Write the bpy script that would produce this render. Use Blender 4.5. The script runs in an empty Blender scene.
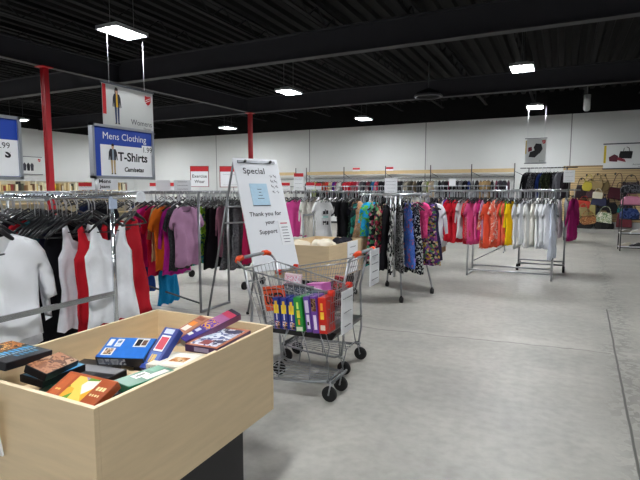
import bpy, bmesh, math, random
from mathutils import Vector, Matrix, Euler
from mathutils.geometry import delaunay_2d_cdt
S = bpy.context.scene
C = S.collection
PI = math.pi
R = math.radians
rnd = random.Random(7)

# ------------------------------------------------------------------ materials
def lin(c):
    c /= 255.0
    return c / 12.92 if c <= 0.04045 else ((c + 0.055) / 1.055) ** 2.4
def col(h):
    return (lin(int(h[0:2], 16)), lin(int(h[2:4], 16)), lin(int(h[4:6], 16)), 1)
_m = {}
def mat(h, rough=0.6, metal=0.0, var=0.12, scale=30.0, spec=0.4, bump=0.0, emit=0.0):
    """plain procedural material: colour with a little noise variation"""
    k = (h, rough, metal, var, scale, spec, bump, emit)
    if k in _m: return _m[k]
    m = bpy.data.materials.new('mat_' + h); m.use_nodes = True
    n, l = m.node_tree.nodes, m.node_tree.links
    b = n['Principled BSDF']
    b.inputs['Roughness'].default_value = rough; b.inputs['Metallic'].default_value = metal
    b.inputs['Specular IOR Level'].default_value = spec
    tc = n.new('ShaderNodeTexCoord'); nz = n.new('ShaderNodeTexNoise'); nz.inputs['Scale'].default_value = scale
    nz.inputs['Detail'].default_value = 3
    l.new(tc.outputs['Object'], nz.inputs['Vector'])
    mx = n.new('ShaderNodeMix'); mx.data_type = 'RGBA'
    c = col(h)
    mx.inputs['A'].default_value = [x * (1 - var) for x in c[:3]] + [1]
    mx.inputs['B'].default_value = [min(1, x * (1 + var)) for x in c[:3]] + [1]
    l.new(nz.outputs['Fac'], mx.inputs['Factor']); l.new(mx.outputs['Result'], b.inputs['Base Color'])
    if bump:
        bp = n.new('ShaderNodeBump'); bp.inputs['Strength'].default_value = bump
        l.new(nz.outputs['Fac'], bp.inputs['Height']); l.new(bp.outputs['Normal'], b.inputs['Normal'])
    if emit:
        b.inputs['Emission Color'].default_value = c; b.inputs['Emission Strength'].default_value = emit
    _m[k] = m
    return m
def fabric(h): return mat(h, 0.9, 0, 0.13, 14, 0.15)
def pattern(cols, scale=12.0, kind='voronoi', stretch=(1, 1, 1), rough=0.85):
    k = (tuple(cols), scale, kind, stretch, rough)
    if k in _m: return _m[k]
    m = bpy.data.materials.new('print_' + kind); m.use_nodes = True
    n, l = m.node_tree.nodes, m.node_tree.links
    b = n['Principled BSDF']; b.inputs['Roughness'].default_value = rough; b.inputs['Specular IOR Level'].default_value = 0.2
    tc = n.new('ShaderNodeTexCoord'); mp = n.new('ShaderNodeMapping'); mp.inputs['Scale'].default_value = stretch
    l.new(tc.outputs['Object'], mp.inputs['Vector'])
    cr = n.new('ShaderNodeValToRGB'); cr.color_ramp.interpolation = 'CONSTANT'
    if kind == 'voronoi':
        t = n.new('ShaderNodeTexVoronoi'); t.inputs['Scale'].default_value = scale; l.new(mp.outputs['Vector'], t.inputs['Vector'])
        sp = n.new('ShaderNodeSeparateColor'); l.new(t.outputs['Color'], sp.inputs['Color']); l.new(sp.outputs['Red'], cr.inputs['Fac'])
    elif kind == 'dots':
        t = n.new('ShaderNodeTexVoronoi'); t.inputs['Scale'].default_value = scale; l.new(mp.outputs['Vector'], t.inputs['Vector'])
        l.new(t.outputs['Distance'], cr.inputs['Fac'])
    elif kind == 'noise':
        t = n.new('ShaderNodeTexNoise'); t.inputs['Scale'].default_value = scale; t.inputs['Detail'].default_value = 4
        l.new(mp.outputs['Vector'], t.inputs['Vector']); l.new(t.outputs['Fac'], cr.inputs['Fac'])
    else:
        t = n.new('ShaderNodeTexWave'); t.inputs['Scale'].default_value = scale; t.bands_direction = 'Z' if kind == 'stripes' else 'DIAGONAL'
        t.inputs['Distortion'].default_value = 1.0
        l.new(mp.outputs['Vector'], t.inputs['Vector']); l.new(t.outputs['Fac'], cr.inputs['Fac'])
    e = cr.color_ramp.elements
    N = len(cols)
    lo, hi = (0.34, 0.66) if kind == 'noise' else (0.0, 1.0)
    if kind == 'dots': lo, hi = 0.1, 0.75
    while len(e) < N: e.new(0.5)
    for i, h in enumerate(cols):
        e[i].position = 0 if i == 0 else lo + (hi - lo) * i / N
        e[i].color = col(h)
    l.new(cr.outputs['Color'], b.inputs['Base Color'])
    _m[k] = m
    return m

CHROME = mat('c9ccd0', 0.28, 0.9, 0.05, 20)
STEEL = mat('9a9da0', 0.35, 0.8, 0.08, 20)
DARKSTEEL = mat('56585a', 0.5, 0.6, 0.1, 20)
BLACKP = mat('17171a', 0.35, 0, 0.2, 40, 0.5)
RUBBER = mat('1b1b1c', 0.7, 0, 0.2, 40)
WHITEP = mat('e9ebee', 0.7, 0, 0.03, 8)
PAPER = mat('eef0f3', 0.85, 0, 0.03, 10)
INK = mat('1d1d22', 0.8, 0, 0.1, 10)
INKGREY = mat('5a5d66', 0.8, 0, 0.1, 10)
REDP = mat('c4242c', 0.6, 0, 0.08, 10)
BLUEP = mat('1d43a6', 0.55, 0, 0.06, 10)
ORANGE = mat('f0501c', 0.45, 0, 0.06, 10)

# ------------------------------------------------------------------ mesh helpers
def box(bm, c, s, M=None, mi=0):
    r = bmesh.ops.create_cube(bm, size=1)
    T = Matrix.Translation(c) @ Matrix.Diagonal((s[0], s[1], s[2], 1))
    if M is not None: T = M @ T
    bmesh.ops.transform(bm, matrix=T, verts=r['verts'])
    fs = set(f for v in r['verts'] for f in v.link_faces)
    for f in fs: f.material_index = mi
    return r['verts']
def tube(bm, pts, r, seg=8, closed=False, mi=0, cap=True):
    pts = [Vector(p) for p in pts]
    n = len(pts); rings = []
    rr = r if isinstance(r, (list, tuple)) else [r] * n
    prev = None
    for i, p in enumerate(pts):
        a = pts[i - 1] if (i > 0 or closed) else p
        b = pts[(i + 1) % n] if (i < n - 1 or closed) else p
        t = (b - a)
        t = t.normalized() if t.length > 1e-9 else Vector((0, 0, 1))
        if prev is None:
            x = t.orthogonal().normalized()
        else:
            x = prev - t * prev.dot(t)
            x = x.normalized() if x.length > 1e-6 else t.orthogonal().normalized()
        prev = x; y = t.cross(x)
        rings.append([bm.verts.new(p + (x * math.cos(2 * PI * k / seg) + y * math.sin(2 * PI * k / seg)) * rr[i]) for k in range(seg)])
    m = n if closed else n - 1
    for i in range(m):
        A, B = rings[i], rings[(i + 1) % n]
        for k in range(seg):
            f = bm.faces.new((A[k], A[(k + 1) % seg], B[(k + 1) % seg], B[k])); f.material_index = mi; f.smooth = seg > 4
    if not closed and cap:
        for ring in (rings[0][::-1], rings[-1]):
            f = bm.faces.new(ring); f.material_index = mi
def poly(bm, pts, mi=0):
    f = bm.faces.new([bm.verts.new(p) for p in pts]); f.material_index = mi
    return f
def prism(bm, pts2, d, M=None, mi=0, axis='y'):
    """outline in (x, z), extruded by d along y"""
    a = [bm.verts.new((x, -d / 2, z)) for x, z in pts2]; b = [bm.verts.new((x, d / 2, z)) for x, z in pts2]
    n = len(pts2)
    fs = [bm.faces.new(a), bm.faces.new(b[::-1])]
    for i in range(n): fs.append(bm.faces.new((a[i], b[i], b[(i + 1) % n], a[(i + 1) % n])))
    for f in fs: f.material_index = mi
    if M is not None: bmesh.ops.transform(bm, matrix=M, verts=a + b)
    return a + b
def lathe(bm, prof, seg=16, M=None, mi=0):
    rings = [[bm.verts.new((r * math.cos(2 * PI * k / seg), r * math.sin(2 * PI * k / seg), z)) for k in range(seg)] for r, z in prof]
    for A, B in zip(rings, rings[1:]):
        for k in range(seg):
            f = bm.faces.new((A[k], A[(k + 1) % seg], B[(k + 1) % seg], B[k])); f.smooth = True; f.material_index = mi
    for ring in (rings[0][::-1], rings[-1]):
        f = bm.faces.new(ring); f.material_index = mi
    if M is not None: bmesh.ops.transform(bm, matrix=M, verts=[v for r in rings for v in r])
def finish(bm, bev=0, seg=2):
    bmesh.ops.recalc_face_normals(bm, faces=bm.faces)
    if bev:
        bmesh.ops.bevel(bm, geom=[e for e in bm.edges if e.is_manifold and e.calc_face_angle(0) > 0.6], offset=bev, segments=seg, affect='EDGES', profile=0.5)
def mesh_of(bm, name, mats, bev=0):
    finish(bm, bev)
    me = bpy.data.meshes.new(name); bm.to_mesh(me); bm.free()
    for m in (mats if isinstance(mats, (list, tuple)) else [mats]): me.materials.append(m)
    return me
def obj(name, bm, mats, parent=None, org=None, bev=0, M=None):
    """link one mesh object; org: world point that becomes its origin (vertices are given in world coordinates)"""
    if org is None and parent is not None and parent.get('_o') is not None: org = Vector(parent['_o'])
    if org is not None: bmesh.ops.translate(bm, verts=bm.verts, vec=-Vector(org))
    me = mesh_of(bm, name, mats, bev)
    o = bpy.data.objects.new(name, me); C.objects.link(o)
    if parent is not None: o.parent = parent
    elif org is not None: o.location = org
    if M is not None: o.matrix_local = M
    return o
def tag(o, label, cat, group=None, kind=None):
    o['label'] = label
    if cat: o['category'] = cat
    if group: o['group'] = group
    if kind: o['kind'] = kind
    return o
def thing(name, label, cat, loc=(0, 0, 0), rotz=0, group=None, world=False):
    o = bpy.data.objects.new(name, None); C.objects.link(o); o.empty_display_size = 0.1
    o.location = loc; o.rotation_euler = (0, 0, rotz)
    tag(o, label, cat, group)
    if world: o['_o'] = list(loc)       # children's vertices come in world coordinates
    return o
def struct(name, bm, m, label=None, org=None):
    o = obj(name, bm, m, None, org); o['kind'] = 'structure'
    if label: o['label'] = label
    return o
def text_into(bm, s, size, M, mi=0, align='CENTER', bold=0.0, shear=0.0, space=1.0):
    """lettering as flat faces in the local x-z plane, reading along +x, seen from -y"""
    cu = bpy.data.curves.new('lettering', 'FONT'); cu.body = s; cu.size = size; cu.align_x = align; cu.align_y = 'CENTER'
    cu.offset = bold; cu.shear = shear; cu.resolution_u = 3; cu.space_character = space
    o = bpy.data.objects.new('lettering', cu); C.objects.link(o)
    dg = bpy.context.evaluated_depsgraph_get()
    me = bpy.data.meshes.new_from_object(o.evaluated_get(dg))
    bpy.data.objects.remove(o); bpy.data.curves.remove(cu)
    T = M @ Matrix.Rotation(PI / 2, 4, 'X')
    b2 = bmesh.new(); b2.from_mesh(me); bpy.data.meshes.remove(me)
    vm = {}
    for v in b2.verts: vm[v.index] = bm.verts.new(T @ v.co)
    for f in b2.faces:
        try:
            g = bm.faces.new([vm[v.index] for v in f.verts]); g.material_index = mi
        except ValueError: pass
    b2.free()
def flat(bm, pts2, y=0, mi=0, M=None):
    """flat shape in the x-z plane, seen from -y"""
    vs = [bm.verts.new((x, y, z)) for x, z in pts2]
    f = bm.faces.new(vs); f.material_index = mi
    if M is not None: bmesh.ops.transform(bm, matrix=M, verts=vs)
def rect(x0, z0, x1, z1): return [(x0, z0), (x1, z0), (x1, z1), (x0, z1)]

# ------------------------------------------------------------------ setting
CAMZ = 1.5
WY, WX = 20.16, -21.5
def concrete():
    m = bpy.data.materials.new('polished_concrete'); m.use_nodes = True
    n, l = m.node_tree.nodes, m.node_tree.links; b = n['Principled BSDF']
    tc = n.new('ShaderNodeTexCoord')
    n1 = n.new('ShaderNodeTexNoise'); n1.inputs['Scale'].default_value = 0.9; n1.inputs['Detail'].default_value = 8; n1.inputs['Roughness'].default_value = 0.6
    n2 = n.new('ShaderNodeTexNoise'); n2.inputs['Scale'].default_value = 14; n2.inputs['Detail'].default_value = 6
    for t in (n1, n2): l.new(tc.outputs['Object'], t.inputs['Vector'])
    cr = n.new('ShaderNodeValToRGB'); e = cr.color_ramp.elements
    e[0].position = 0.3; e[0].color = col('989690'); e[1].position = 0.72; e[1].color = col('bdbbb3')
    l.new(n1.outputs['Fac'], cr.inputs['Fac'])
    c2 = n.new('ShaderNodeValToRGB'); e = c2.color_ramp.elements
    e[0].position = 0.3; e[0].color = (0.8, 0.8, 0.79, 1); e[1].position = 0.62; e[1].color = (1, 1, 1, 1)
    l.new(n2.outputs['Fac'], c2.inputs['Fac'])
    mx = n.new('ShaderNodeMix'); mx.data_type = 'RGBA'; mx.blend_type = 'MULTIPLY'; mx.inputs['Factor'].default_value = 0.8
    l.new(cr.outputs['Color'], mx.inputs['A']); l.new(c2.outputs['Color'], mx.inputs['B'])
    # saw-cut joints and a wandering crack, as lines in floor coordinates
    sep = n.new('ShaderNodeSeparateXYZ'); l.new(tc.outputs['Object'], sep.inputs['Vector'])
    n3 = n.new('ShaderNodeTexNoise'); n3.inputs['Scale'].default_value = 2.2; n3.inputs['Detail'].default_value = 6
    l.new(tc.outputs['Object'], n3.inputs['Vector'])
    def math_(op, a, bb):
        q = n.new('ShaderNodeMath'); q.operation = op
        for i, v in enumerate((a, bb)):
            if isinstance(v, (int, float)): q.inputs[i].default_value = v
            elif v is not None: l.new(v, q.inputs[i])
        return q.outputs[0]
    def line(coord, at, w, wob, soft):
        d = math_('SUBTRACT', coord, at)
        if wob: d = math_('ADD', d, math_('MULTIPLY', math_('SUBTRACT', n3.outputs['Fac'], 0.5), wob))
        d = math_('ABSOLUTE', d, None)
        q = n.new('ShaderNodeMapRange'); q.inputs['From Min'].default_value = w; q.inputs['From Max'].default_value = w + soft
        q.inputs['To Min'].default_value = 1; q.inputs['To Max'].default_value = 0
        l.new(d, q.inputs['Value']); return q.outputs['Result']
    jx = math_('SUBTRACT', sep.outputs['X'], math_('MULTIPLY', sep.outputs['Y'], 0.033)); cyy = math_('SUBTRACT', sep.outputs['Y'], math_('MULTIPLY', sep.outputs['X'], 0.09))
    joint = line(jx, 0.337, 0.005, 0.02, 0.006)
    joint = math_('MULTIPLY', joint, math_('LESS_THAN', sep.outputs['Y'], 7.05))
    stain = math_('MULTIPLY', line(jx, 0.4, 0.0, 0.5, 0.25), 0.4)
    stain = math_('MULTIPLY', stain, math_('GREATER_THAN', n2.outputs['Fac'], 0.5))
    crack = line(cyy, 5.09, 0.005, 0.22, 0.012)
    crack = math_('MULTIPLY', crack, math_('LESS_THAN', sep.outputs['X'], 0.47))
    crack = math_('MULTIPLY', crack, 0.55)
    pale = line(cyy, 5.16, 0.03, 0.5, 0.12)
    tot = math_('MAXIMUM', math_('MULTIPLY', joint, 0.9), math_('MAXIMUM', crack, stain))
    m1 = n.new('ShaderNodeMix'); m1.data_type = 'RGBA'; l.new(math_('MULTIPLY', pale, 0.22), m1.inputs['Factor'])
    l.new(mx.outputs['Result'], m1.inputs['A']); m1.inputs['B'].default_value = col('d2d0c8')
    m2 = n.new('ShaderNodeMix'); m2.data_type = 'RGBA'; l.new(tot, m2.inputs['Factor'])
    l.new(m1.outputs['Result'], m2.inputs['A']); m2.inputs['B'].default_value = col('403f3c')
    l.new(m2.outputs['Result'], b.inputs['Base Color'])
    b.inputs['Roughness'].default_value = 0.42; b.inputs['Specular IOR Level'].default_value = 0.45
    rr = n.new('ShaderNodeMapRange'); rr.inputs['To Min'].default_value = 0.3; rr.inputs['To Max'].default_value = 0.6
    l.new(n1.outputs['Fac'], rr.inputs['Value']); l.new(rr.outputs['Result'], b.inputs['Roughness'])
    return m
bm = bmesh.new(); box(bm, (-7, 7, -0.05), (32, 28, 0.1)); struct('floor', bm, concrete(), 'grey polished concrete floor with saw-cut joint')
WALLM = mat('dcdedd', 0.85, 0, 0.04, 0.8)
BLK = mat('060608', 0.95, 0, 0.25, 3)
BLK2 = mat('0f0f13', 0.9, 0, 0.2, 3)
WT = 4.23
bm = bmesh.new(); box(bm, (-6.3, WY + 0.1, WT / 2), (30.6, 0.2, WT)); struct('wall_back', bm, WALLM, 'long white rear wall of the store')
bm = bmesh.new(); box(bm, (WX - 0.1, 6.6, WT / 2), (0.2, 27.2, WT)); struct('wall_left', bm, WALLM, 'white side wall')
bm = bmesh.new(); box(bm, (-6.3, WY + 0.08, WT + 0.5), (30.6, 0.2, 1.0)); struct('trim_1', bm, BLK, 'black painted top of rear wall')
bm = bmesh.new(); box(bm, (WX - 0.08, 6.6, WT + 0.5), (0.2, 27.2, 1.0)); struct('trim_2', bm, BLK, 'black painted top of side wall')
SEAM = mat('8b8d8e', 0.9)
for i, x in enumerate((-15.75, -10.45, -5.1, 0.2)):
    bm = bmesh.new(); box(bm, (x, WY - 0.002, WT / 2), (0.035, 0.008, WT)); struct('trim_%d' % (i + 3), bm, SEAM, 'panel seam in rear wall')
bm = bmesh.new(); box(bm, (-6.3, WY - 0.012, 0.05), (30.4, 0.02, 0.1)); struct('baseboard_back', bm, mat('3a3a3c', 0.7), 'dark baseboard')
# roof deck (corrugated) and its steel
bm = bmesh.new()
x = -22.0; prof = []
while x < 9.0:
    prof += [(x, 5.05), (x + 0.12, 5.05), (x + 0.16, 5.13), (x + 0.28, 5.13)]; x += 0.32
for (x0, z0), (x1, z1) in zip(prof, prof[1:]):
    poly(bm, [(x0, -7, z0), (x1, -7, z1), (x1, WY + 0.2, z1), (x0, WY + 0.2, z0)])
struct('ceiling', bm, BLK, 'black corrugated roof deck')
def girder(name, p0, p1, zb, zt, w, m):
    bm = bmesh.new()
    p0, p1 = Vector(p0), Vector(p1); d = (p1 - p0); L = d.length; d.normalize()
    M = Matrix.Translation((p0.x, p0.y, 0)) @ Matrix.Rotation(math.atan2(d.y, d.x), 4, 'Z')
    box(bm, (L / 2, 0, zb + 0.012), (L, w, 0.024), M); box(bm, (L / 2, 0, zt - 0.012), (L, w, 0.024), M); box(bm, (L / 2, 0, (zb + zt) / 2), (L, 0.012, zt - zb), M)
    return struct(name, bm, m, 'black steel roof beam')
G = mat('323238', 0.6, 0, 0.15, 3)
for y in (3.75, 9.27, 14.78): girder('roof_beam', (WX, y, 0), (8, y, 0), 4.2, 4.72, 0.2, G)
for xa, y0, xb, y1 in ((-10.98, -5, -10.01, 14.6),): girder('roof_beam', (xa, y0, 0), (xb, y1, 0), 4.2, 4.66, 0.16, G)
def joist(x):
    bm = bmesh.new()
    for z in (4.74, 5.02):
        box(bm, (x, 6.5, z), (0.09, 27, 0.03))
    y = -6.0; k = 0
    while y < 19.6:
        tube(bm, [(x, y, 4.74), (x, y + 0.38, 5.02), (x, y + 0.76, 4.74)], 0.016, 4); y += 0.76
    return struct('roof_joist', bm, BLK2, 'open web bar joist under the deck')
x = -20.9
while x < 6: joist(x); x += 1.65
# red columns
def column(x, y):
    bm = bmesh.new()
    box(bm, (x, y, 2.1), (0.012, 0.11, 4.2))
    for s in (-1, 1): box(bm, (x + s * 0.055, y, 2.1), (0.014, 0.12, 4.2))
    box(bm, (x, y, 0.01), (0.3, 0.3, 0.02)); box(bm, (x, y, 4.19), (0.26, 0.26, 0.02))
    return bm
RED = mat('b3202c', 0.4, 0, 0.1, 4)
o = struct('pillar', column(-10.37, 7.3), RED, 'red steel column rising behind the near clothes rack')
o = struct('pillar', column(-10.0, 14.74), RED, 'red steel column above the whiteboard easel')

# ------------------------------------------------------------------ ceiling lights
DIFF = bpy.data.materials.new('diffuser'); DIFF.use_nodes = True
b = DIFF.node_tree.nodes['Principled BSDF']; b.inputs['Base Color'].default_value = (0.9, 0.9, 0.9, 1)
b.inputs['Emission Color'].default_value = (0.96, 0.98, 1.0, 1); b.inputs['Emission Strength'].default_value = 156
def light(x, y, label):
    z = 4.13
    t = thing('ceiling_light', label, 'ceiling light', (x, y, z), 0, 'ceiling lights', True)
    bm = bmesh.new()
    box(bm, (x, y, z + 0.035), (0.48, 0.68, 0.03)); box(bm, (x, y, z + 0.07), (0.26, 0.46, 0.05))
    for s in (-1, 1):
        box(bm, (x + s * 0.23, y, z + 0.012), (0.02, 0.68, 0.045)); box(bm, (x, y + s * 0.33, z + 0.012), (0.46, 0.02, 0.045))
    obj('housing', bm, mat('b9bcc0', 0.5), t)
    bm = bmesh.new(); box(bm, (x, y, z + 0.004), (0.44, 0.64, 0.012)); obj('diffuser', bm, DIFF, t)
    for s in (-1, 1):
        bm = bmesh.new(); tube(bm, [(x, y + s * 0.25, z + 0.1), (x, y + s * 0.25, 5.06)], 0.006, 5); obj('hanging_rod', bm, DARKSTEEL, t)
LX = (-18.5, -12.95, -6.75, -0.9); LY = (0.4, 6.2, 11.8, 17.4)
names = {(-6.75, 6.2): 'large bright ceiling light over the womens banner', (-6.75, 11.8): 'second ceiling light of the row above the easel',
         (-6.75, 17.4): 'small ceiling light near rear wall, farthest in its row', (-0.9, 11.8): 'tilted-looking bright ceiling light above the white shirts',
         (-0.9, 17.4): 'ceiling light with wires of the shoe poster below', (-12.95, 17.4): 'low ceiling light beside the far red column',
         (-18.5, 11.8): 'ceiling light above the cropped blue sign'}
for x in LX + (5.0,):
    for y in (LY + (-5.2,) if x < 4 else (-5.2, 0.4)):  # outermost column and row behind the camera: unseen lights added as fill
        light(x, y, names.get((x, y), 'unseen ceiling light hanging among the dark roof joists'))

# ------------------------------------------------------------------ camera, world
cam = bpy.data.cameras.new('camera'); co = bpy.data.objects.new('camera', cam); C.objects.link(co)
cam.sensor_width = 36; cam.lens = 490 / 640 * 36; cam.clip_start = 0.05; cam.clip_end = 100
co.location = (0, 0, CAMZ); co.rotation_euler = (PI / 2 - math.atan(50 / 490), 0, R(26.2))
S.camera = co
w = bpy.data.worlds.new('world'); S.world = w; w.use_nodes = True
w.node_tree.nodes['Background'].inputs['Color'].default_value = (0.95, 0.97, 1, 1)
w.node_tree.nodes['Background'].inputs['Strength'].default_value = 0.12
S.view_settings.view_transform = 'Standard'; S.view_settings.look = 'None'; S.view_settings.exposure = 0.0

# ------------------------------------------------------------------ garments
OUT = {}
def outline(kind):
    """half outline of the front, from neck edge down to hem centre: (neck points, side points)"""
    if kind == 'tee':
        return dict(nf=[(0, -.10), (.045, -.085), (.075, -.045), (.088, 0)], nb=[(0, -.02), (.06, -.012), (.088, 0)],
                    side=[(.15, -.025), (.205, -.055), (.262, -.14), (.30, -.235), (.268, -.27), (.228, -.29), (.218, -.22), (.215, -.33), (.208, -.45), (.216, -.6), (.224, -.72)], sag=.012)
    if kind == 'tank':
        return dict(nf=[(0, -.235), (.03, -.228), (.06, -.18), (.085, -.09), (.10, 0)], nb=[(0, -.13), (.05, -.11), (.1, 0)],
                    side=[(.145, -.012), (.142, -.10), (.155, -.17), (.195, -.225), (.198, -.35), (.19, -.45), (.205, -.6), (.222, -.74)], sag=.015)
    if kind == 'dress':
        return dict(nf=[(0, -.14), (.05, -.12), (.08, -.05), (.095, 0)], nb=[(0, -.04), (.06, -.03), (.095, 0)],
                    side=[(.15, -.02), (.165, -.1), (.19, -.2), (.175, -.36), (.19, -.5), (.225, -.7), (.255, -.9), (.27, -1.02)], sag=.03)
    if kind == 'maxi':
        return dict(nf=[(0, -.17), (.05, -.14), (.09, -.05), (.1, 0)], nb=[(0, -.06), (.06, -.04), (.1, 0)],
                    side=[(.14, -.015), (.15, -.1), (.18, -.2), (.165, -.36), (.2, -.6), (.25, -.9), (.3, -1.2)], sag=.03)
    if kind == 'long':
        return dict(nf=[(0, -.09), (.045, -.075), (.085, 0)], nb=[(0, -.015), (.085, 0)],
                    side=[(.15, -.025), (.21, -.06), (.255, -.16), (.285, -.36), (.30, -.56), (.255, -.575), (.232, -.42), (.222, -.24), (.222, -.4), (.22, -.55), (.226, -.7)], sag=.012)
    if kind == 'jacket':
        return dict(nf=[(0, -.16), (.04, -.09), (.075, 0)], nb=[(0, -.01), (.075, .012)],
                    side=[(.15, -.02), (.215, -.055), (.265, -.14), (.305, -.30), (.325, -.47), (.33, -.50), (.262, -.53), (.238, -.40), (.225, -.25), (.23, -.45), (.235, -.62), (.24, -.78)], sag=.01)
    if kind == 'aline':
        return dict(nf=[(0, -.13), (.05, -.11), (.1, 0)], nb=[(0, -.03), (.1, 0)],
                    side=[(.15, -.02), (.17, -.08), (.19, -.2), (.21, -.4), (.27, -.7), (.31, -.92)], sag=.02)
    if kind == 'blouse':
        return dict(nf=[(0, -.19), (.04, -.10), (.085, 0)], nb=[(0, -.015), (.085, 0)],
                    side=[(.15, -.022), (.2, -.05), (.25, -.16), (.275, -.34), (.29, -.40), (.235, -.415), (.218, -.3), (.205, -.22), (.2, -.4), (.215, -.55), (.24, -.68)], sag=.025)
_g = {}
TH = 0.022
def garment_mesh(kind, var, res):
    k = (kind, var, res)
    if k in _g: return _g[k]
    rg = random.Random(sum(map(ord, kind)) * 31 + var * 77)
    o = outline(kind)
    ph = [rg.uniform(0, 6.28) for _ in range(6)]; fx = rg.uniform(26, 40); am = rg.uniform(0.009, 0.015) * (1.5 if res < .036 else 1)
    lean = rg.uniform(-0.02, 0.02)
    bm = bmesh.new()
    for front in (True, False):
        half = (o['nf'] if front else o['nb']) + o['side']
        hem = half[-1]
        pts = list(half)
        nh = 6
        for i in range(1, nh):
            f = i / nh
            pts.append((hem[0] * (1 - f), hem[1] - o['sag'] * f * f * 0.5 + 0.012 * math.sin(ph[0] + f * 9)))
        # left half mirrored
        L = [(-x, z) for x, z in pts[::-1]]
        c0 = half[0]
        ring = pts + [(0, hem[1] - o['sag'] * 0.5)] + [q for q in L if abs(q[0]) > 1e-6]
        # densify
        ring2 = []
        for i, p in enumerate(ring):
            q = ring[(i + 1) % len(ring)]
            d = math.hypot(q[0] - p[0], q[1] - p[1]); n = max(1, int(d / (res * 1.3)))
            for j in range(n): ring2.append((p[0] + (q[0] - p[0]) * j / n, p[1] + (q[1] - p[1]) * j / n))
        def inside(x, z):
            c = False; n = len(ring2)
            for i in range(n):
                x1, z1 = ring2[i]; x2, z2 = ring2[i - 1]
                if (z1 > z) != (z2 > z) and x < (x2 - x1) * (z - z1) / (z2 - z1) + x1: c = not c
            return c
        def dist(x, z):
            m = 9
            n = len(ring2)
            for i in range(n):
                x1, z1 = ring2[i]; x2, z2 = ring2[i - 1]
                dx, dz = x2 - x1, z2 - z1; t = max(0, min(1, ((x - x1) * dx + (z - z1) * dz) / (dx * dx + dz * dz + 1e-12)))
                m = min(m, math.hypot(x - x1 - dx * t, z - z1 - dz * t))
            return m
        vs = [Vector(p) for p in ring2]; nb = len(vs)
        z = -0.01
        row = 0
        while z > hem[1] - o['sag']:
            x = -0.34 + (res / 2 if row % 2 else 0)
            while x < 0.34:
                if inside(x, z) and dist(x, z) > res * 0.55: vs.append(Vector((x, z)))
                x += res
            z -= res; row += 1
        edges = [(i, (i + 1) % nb) for i in range(nb)]
        ov, oe, of, *_ = delaunay_2d_cdt(vs, edges, [list(range(nb))], 1, 1e-5)
        bv = []
        for p in ov:
            d = dist(p.x, p.y)
            e = 1 - math.exp(-d / 0.03)
            fall = min(1, max(0, (-p.y - 0.12) / 0.4))
            fold = am * fall * (math.sin(p.x * fx + ph[1] + 3 * p.y) + 0.6 * math.sin(p.x * fx * 1.7 + ph[2] - 4 * p.y))
            ripple = am * 0.5 * math.sin(p.y * 22 + p.x * 14 + ph[3]) * min(1, d / 0.05)
            hemopen = 0.012 * min(1, max(0, (-p.y - 0.5) / 0.3)) * (1 - min(1, abs(p.x) / 0.3))
            y = (-1 if front else 1) * (TH * e + hemopen) + fold + ripple + lean * fall
            bv.append(bm.verts.new((p.x, y, p.y)))
        for f in of:
            try:
                q = bm.faces.new([bv[i] for i in f]); q.smooth = True
            except ValueError: pass
    bmesh.ops.remove_doubles(bm, verts=bm.verts, dist=0.003)
    bmesh.ops.translate(bm, verts=bm.verts, vec=(0, 0, -0.145))
    me = bpy.data.meshes.new(kind); bmesh.ops.recalc_face_normals(bm, faces=bm.faces); bm.to_mesh(me); bm.free()
    me.materials.append(WHITEP)
    _g[k] = me
    return me
KNAME = {'tee': 't_shirt', 'tank': 'tank_top', 'dress': 'dress', 'maxi': 'maxi_dress', 'long': 'long_sleeve_top', 'jacket': 'jacket', 'aline': 'sleeveless_dress', 'blouse': 'blouse'}
def hanger_mesh(hi):
    k = ('hanger', hi)
    if k in _g: return _g[k]
    sg = 6 if hi else 4
    bm = bmesh.new()
    pts = []
    for a in range(-40, 221, 26 if hi else 43): pts.append((0.024 * math.cos(R(a)), 0, 0.024 * math.sin(R(a)) - 0.004))
    pts = pts + [(-0.012, 0, -0.034), (0, 0, -0.05), (0, 0, -0.11)]
    tube(bm, pts, 0.0032 if hi else 0.0065, sg, mi=1)
    if hi:
        tube(bm, [(0, 0, -0.118), (-.06, 0, -.146), (-.14, 0, -.18), (-.195, 0.006, -.215)], [.012, .011, .010, .007], 8)
        tube(bm, [(0, 0, -0.118), (.06, 0, -.146), (.14, 0, -.18), (.195, 0.006, -.215)], [.012, .011, .010, .007], 8)
        tube(bm, [(-.19, .005, -.215), (0, 0, -.22), (.19, .005, -.215)], .004, 6)
    else:
        tube(bm, [(-.18, 0, -.205), (-.09, 0, -.166), (0, 0, -0.122), (.09, 0, -.166), (.18, 0, -.205)], .0105, 5)
    me = mesh_of(bm, 'clothes_hanger', [BLACKP, CHROME]); _g[k] = me
    return me
def place(name, me, loc, rz, label, cat, group, m=None, sc=1.0, tilt=0.0):
    o = bpy.data.objects.new(name, me); C.objects.link(o)
    o.location = loc; o.rotation_euler = (0, tilt, rz); o.scale = (sc,) * 3 if not isinstance(sc, tuple) else sc
    if m is not None:
        o.material_slots[0].link = 'OBJECT'; o.material_slots[0].material = m
    tag(o, label, cat, group)
    return o
_lab = {}
def uniq(label, key=None):
    """second, third ... of things that share a look along one rack, counted from the end named in the label"""
    return label
ORD = ['first', 'second', 'third', 'fourth', 'fifth', 'sixth', 'seventh', 'eighth', 'ninth', 'tenth', 'eleventh', 'twelfth', 'thirteenth', 'fourteenth', 'fifteenth', 'sixteenth']
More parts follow.
